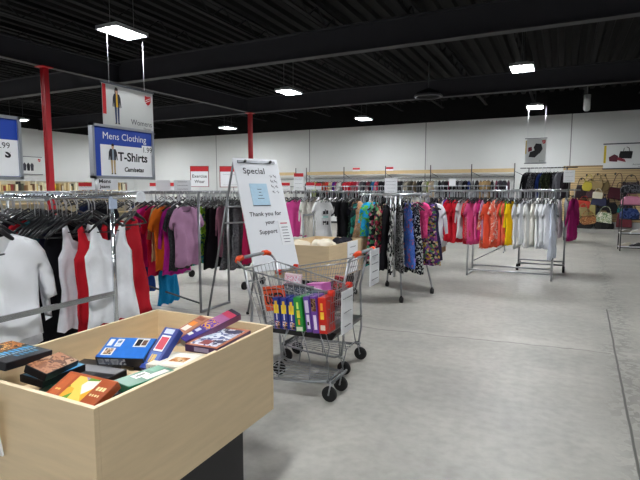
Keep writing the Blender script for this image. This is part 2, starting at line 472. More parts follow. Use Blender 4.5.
def garment(kind, m, X, Y, Z, rz, label, cat, group, res=0.05, sc=1.0, hang=True, hgroup=None, hlabel=None, hi=False, tilt=0.0, drop=0.0):
    var = rnd.randrange(4)
    s3 = (rnd.uniform(.96, 1.04) * (sc if not isinstance(sc, tuple) else sc[0]), 1.0, (sc if not isinstance(sc, tuple) else sc[1]) * rnd.uniform(.97, 1.03))
    # keep the hanging point: scale acts about the rail, so no shift is needed
    g = place(KNAME[kind], garment_mesh(kind, var, res), (X, Y, Z - drop), rz, label, cat, group, m, s3, tilt)
    if hang:
        place('clothes_hanger', hanger_mesh(hi), (X, Y, Z), rz, hlabel, 'hanger', hgroup, None, (1, 1, 1 + drop / .155))
    return g
def bare_hangers(n, X0, X1, Y, Z, label, group, rz=PI / 2, jit=12):
    for i in range(n):
        X = X0 + (X1 - X0) * (i + rnd.uniform(.2, .8)) / n
        place('clothes_hanger', hanger_mesh(False), (X, Y, Z), rz + R(rnd.uniform(-jit, jit)), label, 'hanger', group)
def run(spec, X0, X1, Y, Z, where, group, hl, jit=9, res=0.06, sc=1.0, end=None, turn=0):
    """a run of garments along a rail: spec = [(kind, material, look, category)], labelled by its count along its own look"""
    tot, cnt = {}, {}
    for s in spec: tot[s[2]] = tot.get(s[2], 0) + 1
    for i, s in enumerate(spec):
        X = X0 + (X1 - X0) * (i + 0.5) / len(spec) + rnd.uniform(-.01, .01)
        cnt[s[2]] = cnt.get(s[2], 0) + 1
        lab = s[2] + ' ' + where if tot[s[2]] == 1 or end is None else ORD[cnt[s[2]] - 1] + ' ' + s[2] + ' from ' + end + ' ' + where
        ss = s[4] if len(s) > 4 else sc
        garment(s[0], s[1], X, Y, Z, PI / 2 + R(rnd.uniform(-jit, jit) - turn), lab, s[3], group, res, ss, True, 'hangers ' + where, hl)

# ------------------------------------------------------------------ racks
def caster(bm, x, y, r=0.045):
    tube(bm, [(x - 0.02, y, r), (x + 0.02, y, r)], r, 14)
def rail_rack(label, X0, X1, Ys, Z, ends, ext=(0, 0), cross=0.63, base=True, wheels=False, group=None, thick=0.016, m=CHROME, diag=False, low=None, posts=None, zs=None, flatbar=False):
    t = thing('clothes_rack', label, 'clothes rack', ((X0 + X1) / 2, sum(Ys) / len(Ys), 0), 0, group, True)
    for y, Zr in zip(Ys, zs or [Z] * 9):
        bm = bmesh.new(); tube(bm, [(X0 - ext[0], y, Zr), (X1 + ext[1], y, Zr)], thick, 10); obj('rail', bm, m, t)
    r0 = 0.09 if wheels else 0.0
    if posts: Ys = posts
    yy = Ys if len(Ys) > 1 else (Ys[0] - 0.25, Ys[0] + 0.25)
    for x in ends:
        if len(Ys) > 1:
            for y in Ys:
                bm = bmesh.new(); tube(bm, [(x, y, r0 + 0.01), (x, y, Z)], thick, 10); obj('upright', bm, m, t)
            if posts:
                bm = bmesh.new(); tube(bm, [(x, Ys[0], Z), (x, Ys[-1], Z)], thick * .8, 8); obj('top_bar', bm, m, t)
            if cross:
                bm = bmesh.new()
                if flatbar: box(bm, (x, (Ys[0] + Ys[-1]) / 2, cross), (.018, Ys[-1] - Ys[0], .042))
                else: tube(bm, [(x, Ys[0], cross), (x, Ys[-1], cross)], thick * .9, 8)
                obj('crossbar', bm, m, t)
        else:
            bm = bmesh.new(); tube(bm, [(x, Ys[0], r0 + 0.02), (x, Ys[0], Z)], thick, 10); obj('upright', bm, m, t)
        if base:
            bm = bmesh.new(); tube(bm, [(x, yy[0], r0 + 0.02), (x, yy[-1], r0 + 0.02)], thick, 8); obj('foot_bar', bm, m, t)
        for y in (yy if wheels else ()):
            bm = bmesh.new(); caster(bm, x, y, .06); box(bm, (x, y, 0.1), (0.02, 0.03, 0.04)); obj('caster', bm, RUBBER, t)
    if low is not None:
        for y in yy:
            bm = bmesh.new(); tube(bm, [(min(ends), y, low), (max(ends), y, low)], thick * .9, 8); obj('stretcher', bm, m, t)
    if diag:
        bm = bmesh.new(); tube(bm, [(min(ends), yy[0], 0.75), (max(ends), yy[0], 0.12)], 0.012, 8); obj('brace', bm, DARKSTEEL, t)
    return t

# ================================================================== near clothes rack (mens)
NR = 1.445
t = rail_rack('near chrome clothes rack with two rails under the blue mens sign', -7.2, -3.36, (2.1, 2.9), NR, (-3.36, -7.2), (0, 0.33), 0.632, thick=0.019, posts=(1.75, 2.9), flatbar=True, m=mat('d2d5d9', .16, .95, .03, 20))
bm = bmesh.new(); tube(bm, [(-3.02, 2.9, NR), (-3.035, 2.9, NR)], 0.045, 20)
o = obj('end_cap', bm, mat('dfe3e8', 0.4), t); o['label'] = 'round pale end cap of the rail'
bm = bmesh.new(); box(bm, (-3.343, 2.9, NR - 0.05), (0.03, 0.06, 0.1)); obj('clip', bm, mat('b8c6dc', 0.3), t)
WHITE1, WHITE2, WHITE3 = fabric('eceef2'), fabric('e2e4ea'), fabric('f2f2f0')
hgN, hlN = 'black hangers on the near rack', 'black plastic hanger on the rail of the near chrome rack'
def near(kind, m, x, label, cat, y=2.92, sc=1.0, rz=0, hi=True, res=0.03, z=NR, dr=.055):
    return garment(kind, m, x, y, z, PI / 2 + R(rz), label, cat, 'clothes on the near rack', res, sc, True, hgN, hlN, hi, 0, dr)
near('tank', WHITE1, -3.44, 'white tank top facing out at the end of the near rack, behind the upright', 'tank top', 2.925, (1.22, 1.16))
near('aline', fabric('b4202c'), -3.55, 'bright red sleeveless dress on the aisle side behind the end white tank top', 'dress', 3.21, (1.05, 1.0), 5)
near('tank', fabric('b81f2b'), -3.56, 'red tank top edge between the end white tank and the pale grey top', 'tank top', 2.87, (1.05, 1.2), 2)
near('tank', fabric('dcdde3'), -3.66, 'pale grey-white tank top next to the red tank edge', 'tank top', 2.8, (1.0, 1.2), -3)
near('dress', fabric('121217'), -3.8, 'black dress hanging next to the pale grey top', 'dress', 2.8, (1.15, 1.0))
near('dress', fabric('1d1c30'), -3.95, 'navy black dress with purple sheen behind the black dress', 'dress', 2.85, (1.1, 1.0), 3)
near('dress', fabric('285860'), -4.05, 'dark teal dress deep in the near rack', 'dress', 2.76, (1.1, 1.0), -4)
near('long', fabric('15151a'), -4.27, 'black long sleeved top behind the dark teal dress', 'top', 2.9, 1.0, 3)
near('tee', fabric('b01f2a'), -4.42, 'red t-shirt with its shoulder showing above the white jacket', 't-shirt', 2.9, 1.05)
near('jacket', fabric('191a22'), -4.56, 'black jacket with wide shoulders far along the near rack', 'jacket', 2.9, 1.0)
near('long', WHITE1, -4.72, 'white long sleeved shirt behind the black jacket', 'shirt', 2.9, 1.0)
near('tee', WHITE2, -4.9, 'white tee behind the white long sleeved shirt', 't-shirt', 2.9, 1.0)
near('long', WHITE3, -5.08, 'farthest white shirt visible over the white jacket', 'shirt', 2.9, 1.0)
near('jacket', mat('eef0f4', .5, 0, .03, 6, .4), -3.46, 'big white jacket on the front rail, sleeve reaching over the crossbar', 'jacket', 2.03, (1.27, .98), 2, True, 0.03, NR, .12)
near('long', WHITE2, -3.6, 'white long sleeved shirt close behind the big white jacket', 'shirt', 2.12, (1.15, 1.2), -2, True, .03, NR, .1)
near('tee', fabric('e6e8ee'), -3.76, 'white tee behind the front rail shirt and jacket', 't-shirt', 2.2, (1.0, 1.25), 3, True, .03, NR, .1)
# empty hangers: two at the rail end, a bunch turned towards the aisle, then the dense row of hooks
for x, a, y in ((-3.12, 20, 2.92), (-3.2, 8, 2.95)):
    place('clothes_hanger', hanger_mesh(True), (x, y, NR), PI / 2 + R(a), 'empty black hanger on the rail end beside the red dress', 'hanger', 'empty hangers at the rail end', None, (1.05, 1, 1.05))
for i in range(9):
    place('clothes_hanger', hanger_mesh(True), (-3.7 - 0.045 * i, 2.78 - 0.01 * i, NR), PI / 2 + R(rnd.uniform(-8, 8)), 'empty black hanger in the bunch left of the pale grey tops', 'hanger', 'bunch of empty hangers on the near rack', None, (1.1, 1.2, 1.55))
bare_hangers(24, -6.2, -3.5, 2.9, NR, hlN, hgN)

# ================================================================== hanging signs
def framed_sign(label, Y0, Y1, z0, z1, X, draw, rod_y, rail_z):
    cy = (Y0 + Y1) / 2; W = Y1 - Y0; H = z1 - z0
    t = thing('hanging_sign', label, 'sign', (X, cy, z0), PI / 2, None)      # local x runs along world Y, -y faces +X
    bm = bmesh.new()
    for a, b_, c, d in ((-W / 2, 0, W / 2, .022), (-W / 2, H - .022, W / 2, H), (-W / 2, 0, -W / 2 + .022, H), (W / 2 - .022, 0, W / 2, H)):
        box(bm, ((a + c) / 2, 0, (b_ + d) / 2), (c - a, 0.05, d - b_))
    obj('frame', bm, mat('b7bcc4', 0.3, 0.7, 0.05), t)
    bm = bmesh.new(); box(bm, (0, 0, H / 2), (W - .03, 0.02, H - .03)); obj('panel', bm, BLUEP, t)
    draw(t, W, H)
    bm = bmesh.new(); tube(bm, [(rod_y - cy, 0, rail_z - z0), (rod_y - cy, 0, 0.01)], 0.011, 8); obj('post', bm, CHROME, t)
    return t
def man(bm, cx, z0, h, jacket, trousers, skin, hair, open_=None, y=-0.0125):
    """printed standing figure, flat: indexes of materials given"""
    s = h
    P = lambda pts, mi, dy=0: flat(bm, [(cx + a * s, z0 + b_ * s) for a, b_ in pts], y - dy, mi)
    P([(-.075, .03), (-.02, .03), (-.01, .46), (.015, .46), (.03, .03), (.085, .03), (.10, .5), (-.10, .5)], trousers)
    P([(-.10, .0), (-.02, .0), (-.02, .035), (-.075, .035)], jacket); P([(.03, .0), (.115, .0), (.085, .035), (.03, .035)], jacket)
    P([(-.115, .46), (.115, .46), (.125, .6), (.15, .45), (.185, .47), (.16, .72), (.11, .82), (-.11, .82), (-.16, .72), (-.185, .47), (-.15, .45), (-.125, .6)], jacket, .0005)
    if open_ is not None: P([(-.035, .46), (.045, .46), (.03, .82), (-.03, .82)], open_, .001)
    P([(-.03, .81), (.03, .81), (.05, .88), (.045, .95), (0, .985), (-.045, .95), (-.05, .88)], skin, .0012)
    P([(-.055, .91), (.055, .91), (.05, .97), (0, 1.0), (-.05, .97)], hair, .0016)
PRN = [mat('2a2b33', .7), mat('b39b72', .7), mat('c9a083', .7), mat('2e231d', .7), mat('8b99a8', .7), mat('e0b431', .7), mat('32466e', .7)]
def draw_mens(t, W, H):
    bm = bmesh.new(); flat(bm, rect(-W / 2 + .085, .025, W / 2 - .024, H - .17), -.0115); obj('white_field', bm, PAPER, t)
    bm = bmesh.new(); text_into(bm, 'Mens Clothing', .085, Matrix.Translation((.01, -.0125, H - .095)), bold=.0); obj('lettering', bm, WHITEP, t)
    bm = bmesh.new(); text_into(bm, 'T-Shirts', .108, Matrix.Translation((.095, -.0125, .195)), bold=.003); obj('lettering', bm, INK, t)
    bm = bmesh.new(); text_into(bm, 'Camisetas', .056, Matrix.Translation((.1, -.0125, .085)), bold=.002, shear=.2); obj('lettering', bm, INK, t)
    bm = bmesh.new(); man(bm, -.135, .04, .27, 0, 1, 2, 3, 4); obj('printed_figure', bm, PRN, t)
    bm = bmesh.new(); box(bm, (W / 2 - .085, -.014, H - .19), (.125, .004, .085)); tg = obj('price_card', bm, PAPER, t); tg['label'] = 'small white price card'
    bm = bmesh.new(); text_into(bm, '1.99', .072, Matrix.Translation((W / 2 - .085, -.0172, H - .19))); obj('price_figures', bm, INK, tg)
framed_sign('blue framed sign reading Mens Clothing T-Shirts over the near rack', 2.92, 3.62, 1.6, 2.065, -3.6, draw_mens, 2.955, NR)
def draw_left(t, W, H):
    bm = bmesh.new(); flat(bm, rect(-W / 2 + .085, .025, W / 2 - .024, H - .17), -.0115); obj('white_field', bm, PAPER, t)
    bm = bmesh.new(); text_into(bm, 's', .12, Matrix.Translation((W / 2 - .1, -.0125, .195)), bold=.003); obj('lettering', bm, INK, t)
    bm = bmesh.new(); box(bm, (W / 2 - .13, -.014, H - .215), (.14, .004, .085)); tg = obj('price_card', bm, PAPER, t)
    bm = bmesh.new(); text_into(bm, '.99', .06, Matrix.Translation((W / 2 - .12, -.0172, H - .215))); obj('price_figures', bm, INK, tg)
framed_sign('blue and white framed sign cut off by the edge of the view', 1.61, 2.31, 1.575, 2.03, -3.6, draw_left, 2.13, NR)

def shield(bm, cx, cz, s, M=None, y=-.004, mi=0, mj=1):
    flat(bm, [(cx + a * s, cz + b_ * s) for a, b_ in ((-.5, .55), (0, .5), (.5, .55), (.5, -.1), (.3, -.42), (0, -.62), (-.3, -.42), (-.5, -.1))], y, mi)
    for k in (-.12, .12):
        flat(bm, [(cx + a * s, cz + b_ * s) for a, b_ in ((-.4, -.2 + k), (.4, .16 + k), (.4, .24 + k), (-.4, -.12 + k))], y - .0006, mj)
def banner(label, W, H, loc, rz, draw, wires=None, bar=0.012):
    t = thing('hanging_banner', label, 'banner', loc, rz)
    bm = bmesh.new()
    flat(bm, rect(-W / 2 + .01, .01, W / 2 - .01, H - .01), 0); flat(bm, rect(-W / 2 + .01, .01, W / 2 - .01, H - .01)[::-1], 0.004)
    obj('sheet', bm, mat('d9dcdb', .7, 0, .03, 4), t)
    for z in (0, H):
        bm = bmesh.new(); box(bm, (0, 0.002, z), (W + .03, .03, bar * 2)); obj('rail', bm, mat('4c5058', .4, .5), t)
    draw(t, W, H)
    for x, z1 in (wires or ()):
        bm = bmesh.new(); tube(bm, [(x, 0, H), (x, 0, z1)], 0.004, 5); obj('wire', bm, mat('c3c6ca', .4, .3), t)
    return t
def draw_womens(t, W, H):
    bm = bmesh.new(); flat(bm, rect(-W / 2 + .015, .22, -W / 2 + .085, H - .02), -.003); s = obj('red_stripe', bm, REDP, t)
    bm = bmesh.new(); man(bm, 0, 0, .6, 0, 6, 2, 3, 5, -.0035)
    flat(bm, [(-.045, .49), (.035, .49), (.035, .58), (.0, .602), (-.035, .595), (-.05, .55)], -.0032, 3)
    bmesh.ops.transform(bm, matrix=Matrix.Translation((-W / 2 + .3, 0, .08)) @ Matrix.Diagonal((.82, 1, 1, 1)), verts=bm.verts); obj('printed_figure', bm, PRN, t)
    bm = bmesh.new(); shield(bm, W / 2 - .13, H - .15, .14); obj('shield_emblem', bm, [REDP, WHITEP], t)
    bm = bmesh.new(); text_into(bm, 'Womens', .13, Matrix.Translation((W / 2 - .29, -.004, .15))); obj('lettering', bm, INKGREY, t); bm = bmesh.new(); text_into(bm, 'Damas', .065, Matrix.Translation((W / 2 - .16, -.004, .06))); obj('lettering', bm, INKGREY, t)
banner('white banner reading Womens with red stripe, hanging by wires', 1.12, .72, (-6.75, 6.28, 2.52), PI / 2, draw_womens, ((-.4, 1.58), (.36, 1.58)))
def draw_shoes(t, W, H):
    bm = bmesh.new()
    flat(bm, [(-.2, .2), (-.02, .18), (.1, .3), (.02, .42), (-.16, .36)], -.003); flat(bm, [(-.02, .36), (.12, .3), (.2, .44), (.16, .6), (0, .62), (-.06, .5)], -.0034)
    flat(bm, [(-.22, .36), (-.1, .4), (-.12, .52), (-.22, .5)], -.0038, 1); obj('printed_picture', bm, [mat('1c1a1e', .6), mat('7a2634', .6)], t)
    bm = bmesh.new(); flat(bm, rect(-W / 2 + .01, .3, -W / 2 + .04, .72), -.003); obj('yellow_stripe', bm, mat('cdae3c'), t)
    bm = bmesh.new(); shield(bm, W / 2 - .08, H - .12, .1); obj('shield_emblem', bm, [REDP, WHITEP], t)
    bm = bmesh.new(); text_into(bm, 'Shoes', .06, Matrix.Translation((.18, -.004, .07))); obj('lettering', bm, INKGREY, t)
banner('small white banner with black shoe picture hung by two wires', .62, .78, (-.82, 17.2, 2.35), 0, draw_shoes, ((-.25, 1.75), (.25, 1.75)))
def draw_bags(t, W, H):
    bm = bmesh.new(); flat(bm, rect(-W / 2 + .015, .2, -W / 2 + .085, H - .05), -.003); obj('yellow_stripe', bm, mat('cdb52c'), t)
    bm = bmesh.new()
    flat(bm, [(-.28, .36), (.1, .34), (.13, .58), (.08, .6), (-.24, .6), (-.27, .5)], -.003)
    pts = [(-.16 + .0, .6), (-.14, .7), (-.07, .74), (0, .7), (.02, .6)]
    for (a, b_), (c, d) in zip(pts, pts[1:]): flat(bm, [(a, b_), (c, d), (c + .02, d + .01), (a + .02, b_ + .01)], -.0032)
    flat(bm, [(-.56, .26), (-.32, .24), (-.3, .44), (-.42, .5), (-.58, .4)], -.0036, 1); flat(bm, [(-.34, .3), (-.06, .22), (-.1, .32), (-.3, .4)], -.004, 2)
    obj('printed_picture', bm, [mat('17161a', .6), mat('5d2633', .6), mat('8a3442', .6)], t)
    bm = bmesh.new(); shield(bm, W / 2 - .22, H - .17, .2); obj('shield_emblem', bm, [REDP, WHITEP], t)
    bm = bmesh.new(); text_into(bm, 'Accessories', .08, Matrix.Translation((.33, -.004, .14))); obj('lettering', bm, INKGREY, t); bm = bmesh.new(); text_into(bm, 'Accesorios', .05, Matrix.Translation((.42, -.004, .06))); obj('lettering', bm, INKGREY, t)
banner('wide white banner with handbag pictures on the rear wall', 1.5, .86, (1.99, 20.08, 2.24), 0, draw_bags, None, .02)
def draw_clothes(t, W, H):
    bm = bmesh.new()
    for i in range(4): flat(bm, [(-.42 + i * .17, .16), (-.3 + i * .17, .16), (-.28 + i * .17, .42), (-.36 + i * .17, .52), (-.44 + i * .17, .42)], -.003 - .0003 * i, i % 2)
    obj('printed_picture', bm, [INK, mat('3c3c46')], t)
    bm = bmesh.new(); flat(bm, rect(-W / 2 + .01, .2, -W / 2 + .05, .6), -.003); obj('yellow_stripe', bm, mat('cdae3c'), t)
    bm = bmesh.new(); shield(bm, W / 2 - .12, H - .14, .13); obj('shield_emblem', bm, [REDP, WHITEP], t)
banner('white banner with dark trouser picture on the side wall', 1.25, .78, (-21.44, 14.1, 2.2), PI / 2, draw_clothes)

# ================================================================== womens rack behind the near rack
t = rail_rack('chrome rack of women clothes behind the near rack, mauve tee at its end', -7.6, -3.9, (4.63, 5.2), 1.47, (-3.9, -7.6), (0.06, 0.02), 0.0, True, False, diag=True, m=STEEL)
def wm(kind, m, x, label, cat, sc=1.0, rz=0, y=4.62, res=0.035):
    garment(kind, m, x, y, 1.47, PI / 2 + R(rz), label, cat, 'clothes on the womens rack', res, sc, True, 'hangers on the womens rack', 'black hanger on the rail of the womens rack', True)
wm('tee', fabric('a87f9d'), -3.99, 'mauve short sleeved tee facing out at the end of the womens rack', 't-shirt', (1.06, 1.02), 0, 4.52)
wm('tee', pattern(['202024', '2a2a2e', '4a4a4e', '1c1c20'], 60, 'noise'), -4.09, 'dark speckled tee directly behind the mauve tee', 't-shirt', (1.0, 1.04), 2, 4.5)
wm('blouse', fabric('c02a94'), -4.17, 'magenta top peeping out below the orange and mauve tees', 'blouse', (1.0, 1.22), -3, 4.52)
wm('tee', fabric('e2701f'), -4.24, 'orange short sleeved tee behind the mauve tee', 't-shirt', (1.08, 1.05), 4, 4.44)
wm('tee', fabric('c0273a'), -4.38, 'crimson tee between the orange tee and the tan top', 't-shirt', (1.0, 1.08), -2)
wm('blouse', fabric('b69a78'), -4.46, 'tan blouse between crimson and pink tops', 'blouse', (.98, 1.0), 3)
wm('tee', fabric('cc2048'), -4.55, 'hot red tee behind the tan blouse', 't-shirt', (1.02, 1.2), 0)
wm('tee', fabric('c5247c'), -4.66, 'deep pink tee next to the hot red tee', 't-shirt', (1.0, 1.1), -4)
wm('blouse', fabric('b5a692'), -4.76, 'beige blouse with dark neckline on the womens rack', 'blouse', 1.0, 3)
wm('maxi', fabric('23407c'), -4.86, 'blue dress hanging low behind the beige blouse', 'dress', (.8, 1.0), 0)
wm('maxi', fabric('1879a8'), -4.5, 'turquoise dress with hem below the other clothes', 'dress', (.7, 1.05), 5, 4.72)
wm('long', fabric('18181f'), -5.5, 'black top at the shadowed part of the womens rack', 'top', 1.0, 2)
wm('long', fabric('1c2440'), -5.7, 'navy top at the shadowed part of the womens rack', 'top', 1.0, -2)
bare_hangers(10, -6.2, -5.0, 4.63, 1.47, 'black hanger on the rail of the womens rack', 'hangers on the womens rack')
bare_hangers(4, -4.6, -4.0, 5.2, 1.47, 'black hanger on the rear rail of the womens rack', 'hangers on the rear rail of the womens rack')

# rack with the dark dresses left of the easel
t = rail_rack('steel rack with lime, black and grey dresses behind the easel leg', -5.9, -4.15, (6.3,), 1.46, (-4.25, -5.7), (0.0, 0.0), 0, True, True, m=STEEL)
w2 = 'on the rack behind the easel leg'
for kind, m, x, label, cat, sc, rz in (
    ('blouse', pattern(['7fb521', 'a8d83c', '1f5d4a', '8ac52a'], 9, 'noise'), -5.16, 'lime green top', 'blouse', (1, 1.2), 4),
    ('dress', pattern(['3c2a63', '1d8a86', '6c8f2a', '20202a'], 10, 'noise'), -5.42, 'purple and teal patterned dress', 'dress', (1, 1.0), -3),
    ('dress', fabric('131316'), -5.04, 'black dress next to the lime top', 'dress', (1.0, 1.04), 2),
    ('dress', fabric('1a171c'), -4.94, 'second black dress', 'dress', (.9, 1.0), -5),
    ('blouse', pattern(['a06b80', 'c48ba0', '7c5063', 'b67c92'], 30, 'stripes'), -4.82, 'narrow pink plaid top', 'blouse', (.8, 1.2), 3),
    ('maxi', pattern(['4b4b4f', '6a6a6e', '3a3a3d', '58585c'], 40, 'noise'), -4.66, 'grey speckled dress', 'dress', (1.05, .86), 0),
    ('maxi', pattern(['505054', '707074', '3e3e42', '5a5a60'], 46, 'noise'), -4.5, 'second grey speckled dress nearer the easel board', 'dress', (1.05, .88), 4),
    ('dress', fabric('a81d4c'), -4.38, 'crimson dress peeping beside the whiteboard', 'dress', (.5, .95), -2)):
    garment(kind, m, x, 6.3, 1.46, PI / 2 + R(rz), label + ' ' + w2, cat, 'clothes behind the easel leg', 0.04, sc, True, 'hangers behind the easel leg', 'dark hanger on the rack behind the easel leg')
bare_hangers(4, -5.8, -4.3, 6.3, 1.46, 'dark hanger on the rack behind the easel leg', 'hangers behind the easel leg')

# ================================================================== pink and white tops behind the tan bin, dark tops further along
t = rail_rack('long steel rack with pink and white tees behind the tan bin', -8.8, -2.45, (8.9,), 1.47, (-8.8, -5.6, -2.5), (0.0, 0.0), 0, True, True, m=STEEL)
bm = bmesh.new()
for y in (8.55, 8.6): pass
tube(bm, [(-4.62, 8.62, 1.0), (-4.38, 8.62, 1.02)], 0.02, 8); tube(bm, [(-4.62, 8.62, 0.02), (-4.62, 8.62, 1.0)], 0.016, 8); tube(bm, [(-4.38, 8.62, 0.02), (-4.38, 8.62, 1.02)], 0.016, 8)
tube(bm, [(-4.62, 8.9, 0.3), (-4.62, 8.62, 0.3)], .012, 6)
obj('end_frame', bm, STEEL, t)
wc = 'on the rack behind the tan bin'
gC = 'clothes behind the tan bin'
def cc(kind, m, x, label, cat, sc=1.0, rz=0, y=8.9):
    return garment(kind, m, x, y, 1.47, PI / 2 + R(rz), label, cat, gC, 0.045, sc, True, 'hangers ' + wc, 'dark hanger on the rail behind the tan bin')
cc('tee', fabric('d8509a'), -4.9, 'bright pink cap sleeved tee facing out beside the whiteboard', 't-shirt', (1.05, 1.06), -42)
cc('blouse', fabric('f0eeea'), -4.7, 'white blouse with rosy stain between pink and graphic tees', 'blouse', (1.0, 1.1), -6)
cc('blouse', fabric('d9d5cd'), -4.58, 'cream blouse half hidden by the white graphic tee', 'blouse', (1.0, 1.1), 4)
g = cc('tee', fabric('f4f5f6'), -4.3, 'white tee with black printed blocks facing out behind the tan bin', 't-shirt', (1.0, 1.06), -24, 8.87)
bm = bmesh.new()
for x0, z0, x1, z1 in ((-.07, -.42, -.02, -.36), (-.02, -.42, .0, -.33), (.01, -.42, .07, -.35), (-.07, -.62, -.05, -.54), (-.05, -.58, 0, -.55), (.0, -.62, .02, -.54), (.03, -.62, .075, -.55)): flat(bm, rect(x0, z0, x1, z1), -.085, 0)
flat(bm, rect(-.07, -.49, .07, -.45), -.085, 1)
pr_ = obj('printed_block', bm, [INK, mat('a9d6d2', .8)]); pr_.parent = g
cols = ['17171a', '1c1a1e', '1a1a1d', '2a3a30', '191820', '8a6a50', '1b1b1f', '141416', '2a2528', 'c9c7c2', '17171b', '1a1a22', '15151a', '8a1f30', '1c1c20', 'd6d4cc', '18181c', '141418', '1a1c24', '20202a', '17171a', '4d6a96']
looks = {'2a3a30': 'dark green patterned top', '8a6a50': 'tan brown striped top', 'c9c7c2': 'pale grey cardigan', '8a1f30': 'dark red top', 'd6d4cc': 'off-white long cardigan', '4d6a96': 'denim blue top'}
spec = []
for i, h in enumerate(cols):
    m = fabric(h)
    if h == '2a3a30': m = pattern(['1b2a22', '4f7a5d', '15181a', '8f8a60'], 14, 'noise')
    if h == '2a2528': m = pattern(['16161a', '5a5a5e', '141418', '8c4a3a'], 16, 'noise')
    spec.append((('tee', 'blouse', 'long', 'dress')[i % 4], m, looks.get(h, 'black top' if h != '2a2528' else 'black and rust print top'), 'top', (1.0, 1.1)))
run(spec, -3.9, -2.5, 8.9, 1.47, wc, gC, 'dark hanger on the rail behind the tan bin', 10, 0.055, 1.0, 'the graphic tee', 8)
bare_hangers(12, -7.4, -5.2, 8.9, 1.47, 'dark hanger on the rail behind the tan bin', 'hangers ' + wc)
bare_hangers(5, -5.2, -4.2, 8.9, 1.47, 'dark hanger on the rail behind the tan bin', 'hangers ' + wc)

# ================================================================== round rack of dresses
cx, cy, rr = -2.13, 6.75, 0.48
t = thing('round_clothes_rack', 'round chrome rack crowded with printed dresses, splayed caster legs', 'clothes rack', (cx, cy, 0), 0, None, True)
bm = bmesh.new(); tube(bm, [(cx + rr * math.cos(a * PI / 16), cy + rr * math.sin(a * PI / 16), 1.44) for a in range(32)], 0.015, 8, True); obj('ring_rail', bm, CHROME, t)
bm = bmesh.new(); tube(bm, [(cx, cy, .25), (cx, cy, 1.44)], 0.02, 8)
for a in range(4): tube(bm, [(cx, cy, 1.42), (cx + rr * math.cos(a * PI / 2 + .5), cy + rr * math.sin(a * PI / 2 + .5), 1.44)], .01, 6)
obj('centre_post', bm, CHROME, t)
for a in (R(-62), R(28), R(118), R(208)):
    x, y = cx + .56 * math.cos(a), cy + .56 * math.sin(a)
    bm = bmesh.new(); tube(bm, [(cx + .36 * math.cos(a), cy + .36 * math.sin(a), 1.42), (cx + .40 * math.cos(a), cy + .40 * math.sin(a), .7), (x, y, .09)], 0.014, 8); obj('leg', bm, STEEL, t)
    bm = bmesh.new(); caster(bm, x, y, .038); box(bm, (x, y, .075), (.02, .03, .04)); obj('caster', bm, RUBBER, t)
FLOR = pattern(['16161a', 'b03a64', '2a2a30', '4a8a62', '1b1b20', 'c8b8b0'], 26)
DR = [  # angle, kind, material, label, scale
    (-131, 'maxi', pattern(['c7a283', 'd0ad8e', 'c98f6c', 'b99473', 'cbb08e'], 9, 'noise'), 'tan sleeveless dress with teal hem at the side nearest the tan bin', (1.0, .72)),
    (-140, 'dress', pattern(['15433f', '1d6a63', '1a2a30', '2a8a7c'], 16), 'dark teal printed dress showing below the tan dress', (1.1, .98)),
    (-152, 'dress', fabric('141418'), 'plain black dress between tan and bright blue dresses', (1.0, .95)),
    (-114, 'blouse', pattern(['1f9ad0', '27a6dc', '62b84a', '1c8cc2'], 8, 'noise'), 'bright turquoise blue blouse with green bottom', (1.0, .8)),
    (-104, 'dress', FLOR, 'black dress with pink and green flowers', (1.0, .9)),
    (-96, 'dress', pattern(['7d1f36', 'b03a54', '20202a', '3d7a4c', 'a8a07c'], 24), 'wine red floral dress over the front leg', (1.0, .98)),
    (-86, 'dress', fabric('18171b'), 'second plain black dress right above the front leg', (1.0, 1.0)),
    (-76, 'maxi', pattern(['15151a', 'e2e2de', '1a1a1e', 'c8c8c4'], 40, 'voronoi', (1, 1, .5)), 'black and white abstract print dress', (1.0, .9)),
    (-66, 'dress', pattern(['222228', 'a0a0a0', '15151a'], 28, 'noise'), 'charcoal flecked dress next to the blue dress', (1.0, 1.0)),
    (-52, 'maxi', pattern(['4a6fc4', '5a80d4', '4a6fc4', '4a6fc4', 'c06a7a'], 16, 'noise'), 'cornflower blue long dress with small red flowers', (1.0, .84)),
    (-40, 'maxi', pattern(['1a1a1e', 'cacac4', '22222a'], 46), 'small black and white print long dress beside the blue dress', (1.0, .9)),
    (-28, 'tee', pattern(['d8417c', 'e0508a', 'c83470'], 6, 'noise'), 'hot pink tee on the round rack', (.8, .8)),
    (-14, 'dress', pattern(['b08a3a', '7a3a6c', '4a7a54', '5a3a7c', '2a2430', 'c0b090'], 30), 'mustard and purple floral dress', (1.0, .95)),
    (0, 'dress', fabric('2a2440'), 'dark purple dress at the side facing the red shirts', (1.0, .9)),
    (16, 'long', fabric('d6d2da'), 'pale lilac cardigan on the far side of the round rack', (1.0, .9)),
    (35, 'dress', fabric('1a1a1f'), 'black dress on the far side facing the red shirts', (1, 1)),
    (60, 'dress', fabric('22202a'), 'charcoal dress at the back of the round rack', (1, 1)),
    (90, 'dress', fabric('17171c'), 'black dress at the very back of the round rack', (1, 1)),
    (120, 'dress', fabric('1b1d26'), 'ink blue dress at the back of the round rack', (1, 1)),
    (150, 'dress', fabric('151519'), 'black dress at the back facing the tan bin', (1, 1)),
    (178, 'dress', fabric('6a7486'), 'slate grey dress facing the tan bin', (.9, .95))]
for a, k, m, lab, sc in DR:
    A = R(a); x, y = cx + rr * math.cos(A), cy + rr * math.sin(A)
    garment(k, m, x, y, 1.44, A + R(90 + rnd.uniform(-8, 8)) - PI / 2 + (0 if math.cos(A) > 0 else 0), lab, 'dress' if k in ('dress', 'maxi') else 'top', 'dresses on the round rack', 0.045, (sc[0] * .85, sc[1] * .86), True, 'hangers on the round rack', 'dark hanger on the ring of the round rack')
